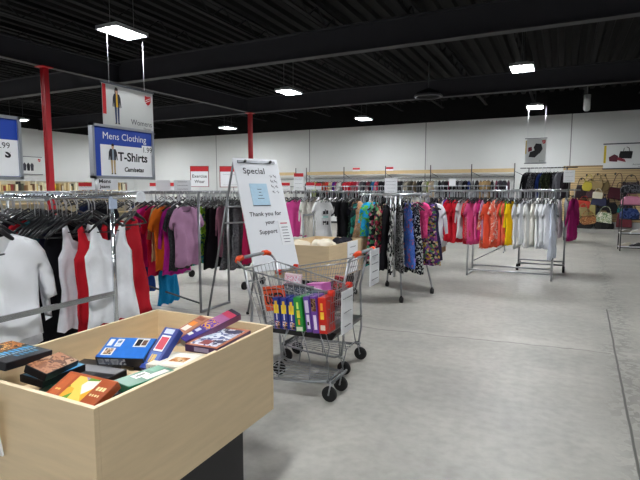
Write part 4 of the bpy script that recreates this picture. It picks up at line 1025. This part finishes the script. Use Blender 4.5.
for k, s in enumerate(('Sale', '50%', 'off', 'Today')):
    for q in range(2):
        tube(bm, [(.135 + .05 * q + .008 * j, -.013, BH - .2 - .06 * k - .004 * j + .014 * math.sin(2.3 * j + k + q)) for j in range(5)], .0022, 4)
        if q == 0: obj('handwriting', bm, HW, board); bm = bmesh.new()
    obj('handwriting', bm, HW, board); bm = bmesh.new()
bm.free()
FRM = mat('7e8082', .4, .6, .08, 20)
def wp(v): return (v[0] + 3.1, v[1] - 4.55, v[2])
c0 = top - ly * -0.03
for s in (-1, 1):
    a = top + wdir * s * BW * .46 + Vector(ly) * .025 - up_ * .03
    foot = bot + wdir * s * BW * .44 + Vector(ly) * .025 - up_ * (bot.z / up_.z) * 1.0
    bm = bmesh.new(); tube(bm, [wp(a), wp(foot)], .012, 8); obj('leg', bm, FRM, t)
    foot2 = Vector((-3.56, 4.32, 0)) if s < 0 else Vector((-3.36, 4.84, 0))
    bm = bmesh.new(); tube(bm, [wp(a), wp(foot2)], .012, 8); lg = obj('leg', bm, FRM, t)
    bm = bmesh.new(); tube(bm, [wp(foot2), wp(foot2 + Vector((0, 0, .03)))], .017, 8); obj('rubber_foot', bm, RUBBER, lg)
A = [top + wdir * s * BW * .46 + Vector(ly) * .025 - up_ * .03 for s in (-1, 1)]
B = [Vector((-3.56, 4.32, 0)), Vector((-3.36, 4.84, 0))]
for f in (.27, .37):
    bm = bmesh.new(); tube(bm, [wp(A[0].lerp(B[0], f)), wp(A[1].lerp(B[1], f))], .010, 6); obj('crossbar', bm, FRM, t)

# ================================================================== wooden bins
def wood(base):
    m = bpy.data.materials.new('pale_wood'); m.use_nodes = True
    n, l = m.node_tree.nodes, m.node_tree.links; b = n['Principled BSDF']; b.inputs['Roughness'].default_value = .5
    tc = n.new('ShaderNodeTexCoord'); mp = n.new('ShaderNodeMapping'); mp.inputs['Scale'].default_value = (3, 3, 26)
    nz = n.new('ShaderNodeTexNoise'); nz.inputs['Scale'].default_value = 1.6; nz.inputs['Detail'].default_value = 5
    l.new(tc.outputs['Object'], mp.inputs['Vector']); l.new(mp.outputs['Vector'], nz.inputs['Vector'])
    cr = n.new('ShaderNodeValToRGB'); e = cr.color_ramp.elements
    c = col(base); e[0].position = .3; e[0].color = [x * .94 for x in c[:3]] + [1]; e[1].position = .7; e[1].color = [min(1, x * 1.05) for x in c[:3]] + [1]
    l.new(nz.outputs['Fac'], cr.inputs['Fac']); l.new(cr.outputs['Color'], b.inputs['Base Color'])
    return m
MAPLE = wood('d6bf9a'); EDGE = mat('e6d3b0', .5, 0, .06, 12)
def bin_(label, x0, x1, y0, y1, zb, zt, zf):
    t = thing('display_bin', label, 'bin', ((x0 + x1) / 2, (y0 + y1) / 2, 0), 0, None, True)
    k = .018
    for c, s in ((((x0 + x1) / 2, y0 + k / 2), (x1 - x0, k)), (((x0 + x1) / 2, y1 - k / 2), (x1 - x0, k)), ((x0 + k / 2, (y0 + y1) / 2), (k, y1 - y0 - 2 * k)), ((x1 - k / 2, (y0 + y1) / 2), (k, y1 - y0 - 2 * k))):
        bm = bmesh.new(); box(bm, (c[0], c[1], (zb + zt) / 2), (s[0], s[1], zt - zb), None, 0)
        for f in bm.faces:
            if f.normal.z > .5 or sum(v.co.z for v in f.verts) / 4 > zt - .001: f.material_index = 1
        obj('side_panel', bm, [MAPLE, EDGE], t, None, .0015)
    bm = bmesh.new(); box(bm, ((x0 + x1) / 2, (y0 + y1) / 2, zf - .01), (x1 - x0 - 2 * k, y1 - y0 - 2 * k, .02)); obj('bottom_panel', bm, MAPLE, t)
    bm = bmesh.new(); box(bm, ((x0 + x1) / 2, (y0 + y1) / 2, zb / 2), (x1 - x0 - .16, y1 - y0 - .3, zb)); o = obj('pedestal', bm, mat('1f1e22', .5), t); o['label'] = 'dark pedestal'
    return t
bin_('pale wooden bin full of video tapes on a dark pedestal', -1.967, -1.225, .96, 1.975, .43, .85, .7)
bin_('pale wooden bin of clothes behind the shopping carts', -3.13, -2.39, 5.09, 6.2, .43, .85, .76)
card('white paper taped to the front of the tape bin', (-1.765, .945, .6), .2, .21, 0, 0, 0, tilt=R(7))
card('white paper sheet taped on the side of the bin behind the carts', (-2.383, 5.79, .45), .34, .4, PI / 2, 0, 4)
# clothes heaped in the far bin
def heap(name, x, y, z, s, m, label, seed):
    bm = bmesh.new(); bmesh.ops.create_icosphere(bm, subdivisions=4, radius=1)
    rg = random.Random(seed); p = [rg.uniform(0, 6) for _ in range(6)]
    for v in bm.verts:
        c = v.co; k = 1 + .22 * math.sin(4 * c.x + p[0] + 2 * c.z) * math.sin(3.5 * c.y + p[1]) + .1 * math.sin(9 * c.x + p[2]) * math.cos(8 * c.y + p[3])
        v.co = Vector((c.x * s[0] * k, c.y * s[1] * k, max(c.z, -.35) * s[2] * k))
    for f in bm.faces: f.smooth = True
    o = obj(name, bm, m); o.location = (x, y, z); tag(o, label, 'clothing', 'clothes heaped in the far bin'); return o
heap('folded_cloth', -2.95, 5.35, .8, (.17, .2, .07), fabric('d8cdb8'), 'cream cloth heaped at the near corner of the far bin', 1)
heap('folded_cloth', -2.72, 5.62, .8, (.14, .18, .07), fabric('e4dccb'), 'off-white cloth in the middle of the far bin', 2)
heap('folded_cloth', -2.62, 5.98, .8, (.14, .15, .07), fabric('22222a'), 'black cloth at the back of the far bin', 3)

# ================================================================== video tapes
TP = {
    'black_action': ((-1.592, 0.924, 0.915), (-1.687, 1.121, 0.9), (-1.798, 0.934, 0.93), 0.03),
    'brown_black': ((-1.603, 1.029, 0.87), (-1.674, 1.199, 0.87), (-1.65, 1.025, 0.885), 0.03),
    'blue_edge': ((-1.604, 1.053, 0.84), (-1.667, 1.222, 0.84), (-1.689, 1.069, 0.845), 0.028),
    'orange_kids': ((-1.474, 0.959, 0.86), (-1.24, 0.965, 0.862), (-1.474, 1.04, 0.895), 0.03),
    'blue_case': ((-1.606, 1.291, 0.86), (-1.422, 1.324, 0.85), (-1.675, 1.41, 0.912), 0.04),
    'green': ((-1.363, 1.163, 0.85), (-1.264, 1.134, 0.85), (-1.361, 1.26, 0.85), 0.03),
    'cream': ((-1.394, 1.322, 0.855), (-1.236, 1.348, 0.86), (-1.408, 1.458, 0.855), 0.03),
    'blue_red': ((-1.44, 1.34, 0.83), (-1.363, 1.33, 0.83), (-1.446, 1.474, 0.95), 0.03),
    'orange_brown': ((-1.451, 1.492, 0.86), (-1.401, 1.478, 0.85), (-1.464, 1.751, 0.93), 0.03),
    'purple': ((-1.419, 1.552, 0.86), (-1.351, 1.522, 0.84), (-1.384, 1.873, 0.945), 0.03),
    'picture': ((-1.342, 1.525, 0.87), (-1.173, 1.51, 0.87), (-1.404, 1.812, 0.875), 0.03),
    'grey_black': ((-1.735, 1.261, 0.8), (-1.481, 1.246, 0.8), (-1.757, 1.315, 0.8), 0.028),
}
def tape(key, label, dims, body, prints, name='video_tape', adj=(0, .012, -.012), lift=0):
    A, B, D, th = TP[key] if isinstance(key, str) else key
    A, B, D = Vector(A), Vector(B), Vector(D)
    u, v = (B - A).normalized(), (D - A).normalized()
    s1, s2 = (u + v).normalized(), (u - v).normalized()          # symmetric orthogonal frame
    u, v = (s1 + s2).normalized(), (s1 - s2).normalized()
    w_ = u.cross(v).normalized()
    if w_.z < 0: v, w_ = -v, -w_
    c = (B + D) / 2 + Vector(adj)
    du, dv = dims or ((B - A).length, (D - A).length)
    M = Matrix(((u.x, v.x, w_.x, c.x), (u.y, v.y, w_.y, c.y), (u.z, v.z, w_.z, c.z), (0, 0, 0, 1)))
    t = thing(name, label, 'video tape' if name == 'video_tape' else 'box', (0, 0, 0), 0, 'video tapes in the wooden bin')
    t.matrix_local = M @ Matrix.Translation((0, 0, -th))
    bm = bmesh.new(); box(bm, (0, 0, th / 2), (du, dv, th)); obj('case', bm, body, t, None, .003)
    mats, bm = [], bmesh.new()
    for face, a, b_, c_, d, m in prints:
        if m not in mats: mats.append(m)
        mi = mats.index(m); e = .0006 + .0002 * len(bm.faces)
        if face == 't': q = [(du * (x - .5), dv * (y - .5), th + e) for x, y in ((a, b_), (c_, b_), (c_, d), (a, d))]
        elif face == 'f': q = [(du * (x - .5), -dv / 2 - e, th * y) for x, y in ((a, b_), (c_, b_), (c_, d), (a, d))]
        elif face == 'r': q = [(du / 2 + e, dv * (x - .5), th * y) for x, y in ((a, b_), (c_, b_), (c_, d), (a, d))]
        else: q = [(-du / 2 - e, dv * (.5 - x), th * y) for x, y in ((a, b_), (c_, b_), (c_, d), (a, d))]
        poly(bm, q, mi)
    if mats: obj('cover_print', bm, mats, t)
    else: bm.free()
    return t
K = lambda h: mat(h, .35, 0, .12, 40, .5)
WH = K('e6e4dc')
def blocks(face, x0, x1, y0, y1, n, m, seed):
    """a line of small blocks of print"""
    rg = random.Random(seed); out = []; wv = (x1 - x0) / n
    for i in range(n): out.append((face, x0 + wv * i + wv * .08, y0, x0 + wv * i + wv * rg.uniform(.6, .92), y1, m))
    return out
ART = pattern(['3a2418', 'c07a3a', '6a4426', 'e0a860', '20161a'], 22, 'noise', (1, 1, 1), .4)
tape('black_action', 'black video tape with orange picture and blue title, at the bin corner', (.205, .2), K('1a1b20'),
     [('t', .0, .55, 1, .98, ART)] + blocks('t', .06, .95, .36, .5, 9, K('4aa6d8'), 1) + blocks('t', .1, .9, .26, .31, 12, K('9ab0c0'), 2) + blocks('t', .3, .8, .1, .2, 5, K('3a88b0'), 3), adj=(-.045, .03, .0))
tape('brown_black', 'dark tape with coppery brown cover next to the black action tape', (.17, .09), K('17161a'), [('t', .02, .02, .98, .98, pattern(['8a5a40', 'b07a5a', '6a4634', 'c09a80'], 18, 'noise', (1, 1, 1), .4))], adj=(0, .03, -.012))
tape('blue_edge', 'black tape with light blue cover edge beside the brown one', (.19, .105), K('15161a'), [('t', .02, .02, .98, .98, K('4a9cc8'))])
KID = pattern(['e8a83a', 'f0c45a', '6a9a3a', 'e8e0d0', '9a8a9a', 'c86a2a'], 20, 'voronoi', (1, 1, 1), .4)
tape('orange_kids', 'orange children video case with a colourful picture, by the near corner', (.225, .12), K('a8502a'),
     [('t', .28, .08, .72, .9, KID), ('t', .06, .1, .22, .9, K('bb5f32'))] + blocks('t', .76, .96, .35, .42, 4, K('f0d8a0'), 4) + blocks('t', .78, .96, .55, .68, 3, K('f0d8a0'), 5) + blocks('t', .09, .2, .3, .36, 2, K('e8c070'), 6), adj=(-.02, .03, -.02))
tape('blue_case', 'big bright blue video case leaning up with white picture boxes', (.2, .125), K('2f74cc'),
     [('t', .0, .0, .16, .12, K('2a66bc')), ('t', .07, .1, .3, .45, WH), ('t', .1, .14, .27, .42, pattern(['8a6a4a', 'd0b090', '4a4a5a'], 40, 'noise')), ('t', .22, .52, .36, .9, WH), ('t', .25, .56, .33, .86, pattern(['5a7aa0', 'c0d0e0', '3a4a6a'], 40, 'noise')), ('t', .06, .55, .16, .88, WH),
      ('t', .62, .52, .9, .95, WH), ('t', .65, .57, .76, .9, INK), ('t', .78, .6, .88, .86, K('6a4a3a')), ('f', 0, 0, 1, 1, K('2a2a30')), ('f', .04, .15, .62, .85, pattern(['9a9ea8', 'b8bcc4', '7a8090', 'd8dce0', '606470'], 14, 'noise', (1, 1, 1), .3)), ('r', 0, 0, 1, 1, K('17171b'))], name='video_case')
tape('green', 'dark green video box near the front edge of the bin', (.1, .19), K('1d6a4a'),
     [('t', .2, .3, .55, .6, WH), ('t', .6, .4, .9, .9, K('d8d4c8')), ('t', .1, .7, .5, .95, K('3a8a64')), ('t', .3, .35, .45, .55, K('4a5a4a'))], adj=(.02, .03, 0))
tape('cream', 'cream video box with a horse-brown picture, near the middle of the side', (.16, .16), K('d9d2c0'),
     [('t', .35, .1, .95, .9, K('efe9dc')), ('t', .42, .3, .85, .62, pattern(['a8683a', 'c88a50', 'd8b890', '7a4a2a'], 26, 'noise'))] + blocks('f', .08, .6, .3, .7, 8, K('a89c88'), 7))
tape('blue_red', 'blue video box with a red label standing slanted beside the blue case', (.085, .19), K('2a3f8e'),
     [('t', .15, .1, .85, .4, K('4a6ab8')), ('t', .2, .42, .8, .8, K('e8e6ea')), ('t', .25, .46, .75, .76, K('c8324a')), ('t', .2, .84, .8, .96, K('c8d0e8'))] + blocks('t', .3, .7, .15, .34, 3, K('d8b84a'), 8))
tape('orange_brown', 'rusty brown video spine leaning against the purple one', (.06, .24), K('b0775c'),
     [('t', .1, .02, .9, .1, K('d8a878')), ('t', .2, .45, .7, .62, K('f0e4d8')), ('t', .2, .63, .7, .78, K('e88a3a')), ('t', .2, .15, .65, .42, K('c8824a')), ('t', .2, .85, .8, .95, K('8a4a3a')), ('f', 0, 0, 1, 1, K('cbb898'))], adj=(-.035, .02, 0))
tape('purple', 'purple video spine with a pink end, topmost of the leaning tapes', (.065, .3), K('463a86'),
     [('t', 0, .45, 1, .8, K('a0628e')), ('t', .1, .38, .9, .62, pattern(['5a3a92', 'd8a04a', '6a4aa0', 'c08a5a'], 30, 'noise')), ('t', 0, .8, 1, .93, K('b8405a')), ('t', 0, .93, 1, 1, K('3a3440')), ('t', .3, .12, .6, .2, WH), ('t', .3, .25, .6, .34, K('d0d0e8')), ('f', 0, 0, 1, 1, K('cfc2a4')), ('r', 0, 0, 1, 1, K('8a5a7a'))], adj=(-.03, .02, .005))
tape('picture', 'large video box with a snowy blue picture and orange border by the bin corner', (.16, .27), K('5a3f5e'),
     [('t', .0, .0, 1, 1, K('b5663c')), ('t', .08, .06, .9, .92, pattern(['b8c4d8', 'e4e8f0', '5a6a9a', 'd8dce8', '3a3a5a'], 11, 'noise', (1, 1, 1), .4)), ('t', .3, .1, .6, .3, K('8a2a2a')), ('f', .3, .2, .75, .8, K('a89ab0'))], adj=(-.03, .02, -.012))
tape('grey_black', 'grey-black tape lying flat in front of the blue case', (.2, .105), K('1c1c20'), [('t', .03, .4, .97, .98, K('8a8a8c'))])
FILL = [((-1.86, 1.12, .80), (-1.67, 1.13, .80), (-1.86, 1.22, .80), .03, 'a89a8a', 'dark tape with beige cover strip under the brown one'),
        ((-1.66, 1.0, .79), (-1.56, 1.05, .79), (-1.7, 1.17, .79), .03, '3a8a6a', 'dark tape with green label at the front of the bin'),
        ((-1.6, 1.16, .78), (-1.42, 1.12, .78), (-1.58, 1.26, .78), .03, '1a1a1e', 'plain black tape under the orange case'),
        ((-1.42, 1.0, .76), (-1.26, 1.02, .76), (-1.44, 1.12, .76), .03, 'c8a02a', 'tape with yellow label low at the front corner'),
        ((-1.84, 1.32, .77), (-1.66, 1.36, .77), (-1.87, 1.42, .77), .03, '2a2a2e', 'plain black tape at the far side panel'),
        ((-1.62, 1.46, .77), (-1.44, 1.5, .77), (-1.64, 1.57, .77), .03, '22222a', 'black tape under the blue video boxes'),
        ((-1.4, 1.44, .79), (-1.25, 1.42, .79), (-1.38, 1.55, .79), .03, '5a2a3a', 'dark red tape under the cream box'),
        ((-1.62, 1.72, .80), (-1.52, 1.75, .80), (-1.66, 1.9, .82), .03, 'e2dccc', 'white tape with orange edge at the far end of the bin'),
        ((-1.5, 1.72, .81), (-1.42, 1.72, .81), (-1.5, 1.9, .84), .03, 'c85a3a', 'orange-red tape at the far end of the bin'),
        ((-1.85, 1.52, .76), (-1.67, 1.5, .76), (-1.84, 1.64, .76), .03, '1e1e24', 'black tape by the far side panel, beyond the first'),
        ((-1.36, 1.64, .78), (-1.25, 1.66, .78), (-1.36, 1.84, .78), .03, '2a2a3a', 'dark tape under the snowy picture box')]
for A, B, D, th, h, lab in FILL:
    tape((A, B, D, th), lab, None, K('19191d') if h not in ('e2dccc', 'c85a3a') else K(h), [('t', .1, .15, .9, .85, K(h))])

# ================================================================== shopping carts
WIRE = mat('a4a7aa', .3, .85, .05, 30)
def cart(label, loc, rz, tray=False):
    t = thing('shopping_cart', label, 'shopping cart', loc, rz)
    L_ = .66
    def corner(f, s, k):   # f 0..1 from handle to nose, s -1/1, k 0 bottom 1 top
        xb, xt = .12 + f * .52, 0.0 + f * .66
        wb, wt = .19 - f * .04, .225 - f * .06
        zb, zt = .51 + 0 * f, .93 - f * .13
        a, b_ = Vector((xb, s * wb, zb)), Vector((xt, s * wt, zt))
        return a.lerp(b_, k)
    bm = bmesh.new()
    for s in (-1, 1):
        for i in range(15):
            f = i / 14; tube(bm, [corner(f, s, 0), corner(f, s, 1)], .0022, 4)
        for k in (0, .2, .4, .6, .8): tube(bm, [corner(0, s, k), corner(1, s, k)], .0026, 4)
    for f in (0, 1):
        for i in range(9):
            q = i / 8; tube(bm, [corner(f, -1, 0).lerp(corner(f, 1, 0), q), corner(f, -1, 1).lerp(corner(f, 1, 1), q)], .0022, 4)
        for k in (0, .25, .5, .75): tube(bm, [corner(f, -1, k), corner(f, 1, k)], .0026, 4)
    for i in range(10):
        q = i / 9; tube(bm, [corner(0, -1, 0).lerp(corner(0, 1, 0), q), corner(1, -1, 0).lerp(corner(1, 1, 0), q)], .0022, 4)
    for i in range(9): tube(bm, [corner(i / 8, -1, 0), corner(i / 8, 1, 0)], .0026, 4)
    obj('wire_basket', bm, WIRE, t)
    bm = bmesh.new(); tube(bm, [corner(0, -1, 1), corner(1, -1, 1), corner(1, 1, 1), corner(0, 1, 1)], .006, 8, True); obj('rim', bm, WIRE, t)
    # handle
    bm = bmesh.new(); tube(bm, [(-.07, -.15, 1.0), (-.07, .15, 1.0)], .0135, 10); hd = obj('handle', bm, mat('8c9196', .4, .2), t)
    for s in (-1, 1):
        bm = bmesh.new(); tube(bm, [(-.07, s * .15, 1.0), (-.068, s * .2, 1.0), (-.055, s * .235, .985)], [.02, .021, .017], 12); g = obj('grip', bm, ORANGE, hd); g['label'] = 'orange handle grip'
        bm = bmesh.new(); tube(bm, [(-.055, s * .232, .985), (-.02, s * .232, .955), corner(0, s, 1)], .009, 8); obj('handle_bracket', bm, WIRE, hd)
        bm = bmesh.new(); lathe(bm, [(.022, -.02), (.024, .0), (.022, .02)], 12, Matrix.Translation(corner(1, s, 1)) @ Matrix.Rotation(PI / 2, 4, 'Y')); bp2 = obj('bumper', bm, mat('d8301c', .4), t); bp2['label'] = 'red nose bumper'
    # chassis
    for s in (-1, 1):
        bm = bmesh.new(); tube(bm, [corner(0, s, 1), corner(0, s, .4) + Vector((-.02, s * .01, 0)), (.04, s * .215, .3), (.06, s * .21, .16), (.12, s * .2, .135), (.4, s * .16, .135), (.64, s * .115, .15)], .010, 8); obj('chassis_tube', bm, WIRE, t)
        for x0, x1 in ((.16, .1), (.26, .2), (.36, .42), (.46, .52), (.58, .62)):
            pass
    for s in (-1, 1):
        for x0, x1 in ((.2, .1), (.32, .26), (.44, .5), (.58, .64)):
            bm = bmesh.new(); tube(bm, [(x0, s * .175, .51), (x1, s * .17, .3), (x1 - .02, s * (.2 - .12 * x1), .14)], .0045, 6); obj('strut', bm, WIRE, t)
    bm = bmesh.new()
    for i in range(7): tube(bm, [(.08, -.18 + .06 * i, .15), (.62, (-.18 + .06 * i) * .6, .16)], .0035, 5)
    for i in range(5): x = .1 + .125 * i; tube(bm, [(x, -(.2 - .13 * x), .15), (x, (.2 - .13 * x), .15)], .0035, 5)
    obj('lower_rack', bm, WIRE, t)
    bm = bmesh.new()
    for dx in (0, .035): tube(bm, [(.62 + dx, -.135, .155), (.62 + dx, .135, .155)], .010, 8)
    obj('front_axle_bar', bm, mat('6f7274', .4, .6), t)
    if tray:
        bm = bmesh.new(); prism(bm, [(.06, 0), (.64, 0), (.68, .06), (.02, .06)], .62, Matrix.Translation((0, .1, .34))); obj('lower_tray', bm, BLACKP, t, None, .01)
    for x, y in ((.06, -.2), (.06, .2), (.64, -.105), (.64, .105)):
        r = .056
        bm = bmesh.new()
        for q in (-1, 1): tube(bm, [(x, y + q * .02, .15), (x - .02, y + q * .02, r)], .006, 6)
        box(bm, (x, y, .145), (.035, .05, .012)); tube(bm, [(x - .02, y - .024, r), (x - .02, y + .024, r)], .006, 8)
        ck = obj('caster', bm, WIRE, t)
        bm = bmesh.new(); lathe(bm, [(.03, -.013), (.052, -.014), (.056, -.008), (.056, .008), (.052, .014), (.03, .013)], 22, Matrix.Translation((x - .02, y, r)) @ Matrix.Rotation(PI / 2, 4, 'X')); obj('wheel', bm, RUBBER, ck)
    return t
cart('wire shopping cart with orange grips, video boxes inside, nose toward the open floor', (-2.045, 3.13, 0), R(1.5))
cart('second wire shopping cart standing behind, handle turned the other way, black lower tray', (-1.5, 3.76, 0), R(182), True)
card('handwritten white sheet on the nose of the cart with video boxes', (-1.352, 3.19, .48), .21, .31, R(91), 0, 3)
card('white sheet hanging from the handle of the second cart', (-1.385, 3.85, .71), .24, .3, R(92), 0, 4)
# boxes in the cart
def cbox(label, x, y, z, s, m, prints, tilt=0, yaw=0, name='video_case', cat='video case', grp='video boxes in the cart'):
    t = thing(name, label, cat, (x, y, z), 0, grp); t.rotation_euler = (0, tilt, yaw)
    bm = bmesh.new(); box(bm, (0, 0, s[2] / 2), s); obj('case', bm, m, t, None, .003)
    bm = bmesh.new(); mats = []
    for x0, z0, x1, z1, mm in prints:
        if mm not in mats: mats.append(mm)
        e = .0008 + .0003 * len(bm.faces)
        poly(bm, [((a - .5) * s[0], -s[1] / 2 - e, b_ * s[2]) for a, b_ in ((x0, z0), (x1, z0), (x1, z1), (x0, z1))], mats.index(mm))
    if mats: obj('cover_print', bm, mats, t)
    else: bm.free()
    return t
YEL = K('f0d02a'); MIX = pattern(['b83a4a', 'e8e0d8', '4a3a7a', 'd8a05a', '2a2a3a'], 40, 'noise', (1, 1, 1), .4)
x = -1.77
for i in range(3):
    cbox(('blue video case with yellow mark, at the handle end of the cart row', 'blue video case with yellow mark, second of the cart row', 'blue video case with yellow mark, beside the green case')[i], x, 2.99 + .006 * i, .518, (.05, .14, .225), K('23338a'),
         [(.1, .5, .9, .78, YEL), (.3, .62, .7, .9, K('e8b83a')), (.2, .02, .95, .26, MIX), (.42, .3, .6, .5, K('e0d8e8'))], R(-5 + i)); x += .055
x += .008
cbox('green video case with yellow title standing in the cart', x, 3.0, .518, (.062, .14, .24), K('1f8a36'), [(.3, .4, .7, .62, K('e8d84a')), (.35, .66, .6, .86, K('c8e86a')), (.1, .02, .9, .14, K('d8e0c8')), (.4, .2, .62, .36, K('e89a3a'))], R(-6)); x += .07
cbox('white and purple video case next to the green one', x, 3.01, .518, (.046, .14, .25), K('5a3a92'), [(.25, .1, .75, .5, K('e0d8e8')), (.2, .55, .8, .9, K('cfc4dc')), (.3, .2, .6, .3, INK)], R(-7)); x += .05
cbox('purple video case with a dark portrait on its spine', x, 3.01, .518, (.046, .14, .255), K('6a3a96'), [(.1, .6, .9, .95, pattern(['5a3a2a', '8a6a4a', '2a1a1a'], 30, 'noise')), (.3, .1, .8, .5, K('e4d8ea'))], R(-6)); x += .05
cbox('red video case nearest the nose of the cart', x, 3.02, .518, (.06, .14, .25), K('c8281c'), [(.25, .4, .7, .6, K('f0c83a')), (.2, .1, .8, .24, K('e8d8c8')), (.3, .65, .6, .85, K('e8a03a'))], R(-3))
t = cbox('orange placard reading USED tucked inside the cart wires', -1.81, 2.972, .635, (.175, .006, .18), mat('e2572f', .6), [(.02, .84, .98, .88, INK)], R(-9), R(4), 'placard', 'sign', None)
bm = bmesh.new(); text_into(bm, 'USED', .064, Matrix.Translation((0, -.006, .085)) @ Matrix.Diagonal((.95, 1, 1.7, 1)), bold=.002); obj('lettering', bm, INK, t)
cbox('pink and white dotted box at the back of the first cart', -1.83, 3.24, .76, (.13, .05, .1), K('e8d0d8'), [(.08, .1, .92, .9, pattern(['f0d8e0', 'd890a8', 'e8e0e8'], 60, 'dots'))], R(6), R(20), 'toy_box', 'box')
cbox('lilac pink toy box lying in the first cart', -1.6, 3.24, .74, (.16, .1, .07), K('c868b0'), [(.1, .2, .9, .8, K('d88ac4'))], R(-8), R(-15), 'toy_box', 'box')
cbox('dark grey toy box in the middle of the cart', -1.73, 3.14, .68, (.22, .07, .12), K('44484e'), [(.05, .1, .95, .9, pattern(['3a3e48', '8a929c', '2a3a4a', 'b0b4b8'], 40, 'noise'))], R(4), R(8), 'toy_box', 'box')
cbox('grey and teal toy box behind the video cases', -1.57, 3.14, .66, (.17, .07, .11), K('5a6a70'), [(.05, .1, .95, .9, pattern(['4a5a60', '8ab0b0', '2a3438', 'd0d4d4'], 40, 'noise'))], R(-4), R(-4), 'toy_box', 'box')
cbox('flat multicoloured box under the others in the cart', -1.62, 3.19, .52, (.36, .2, .035), K('8a8694'), [(.0, .0, 1, 1, MIX)], 0, R(2), 'toy_box', 'box')
cbox('small red boxed toy in the second cart', -1.66, 3.72, .66, (.1, .06, .12), K('a8303a'), [(.1, .1, .9, .9, pattern(['8a2430', 'd07a7a', '3a5a3a'], 40, 'noise'))], R(12), R(20), 'toy_box', 'box')
cbox('dark box at the bottom of the second cart', -1.75, 3.76, .52, (.3, .2, .14), K('3a3438'), [(.1, .1, .9, .9, pattern(['3a3438', '7a4a4a', '2a2a2e'], 20, 'noise'))], 0, R(3), 'toy_box', 'box')
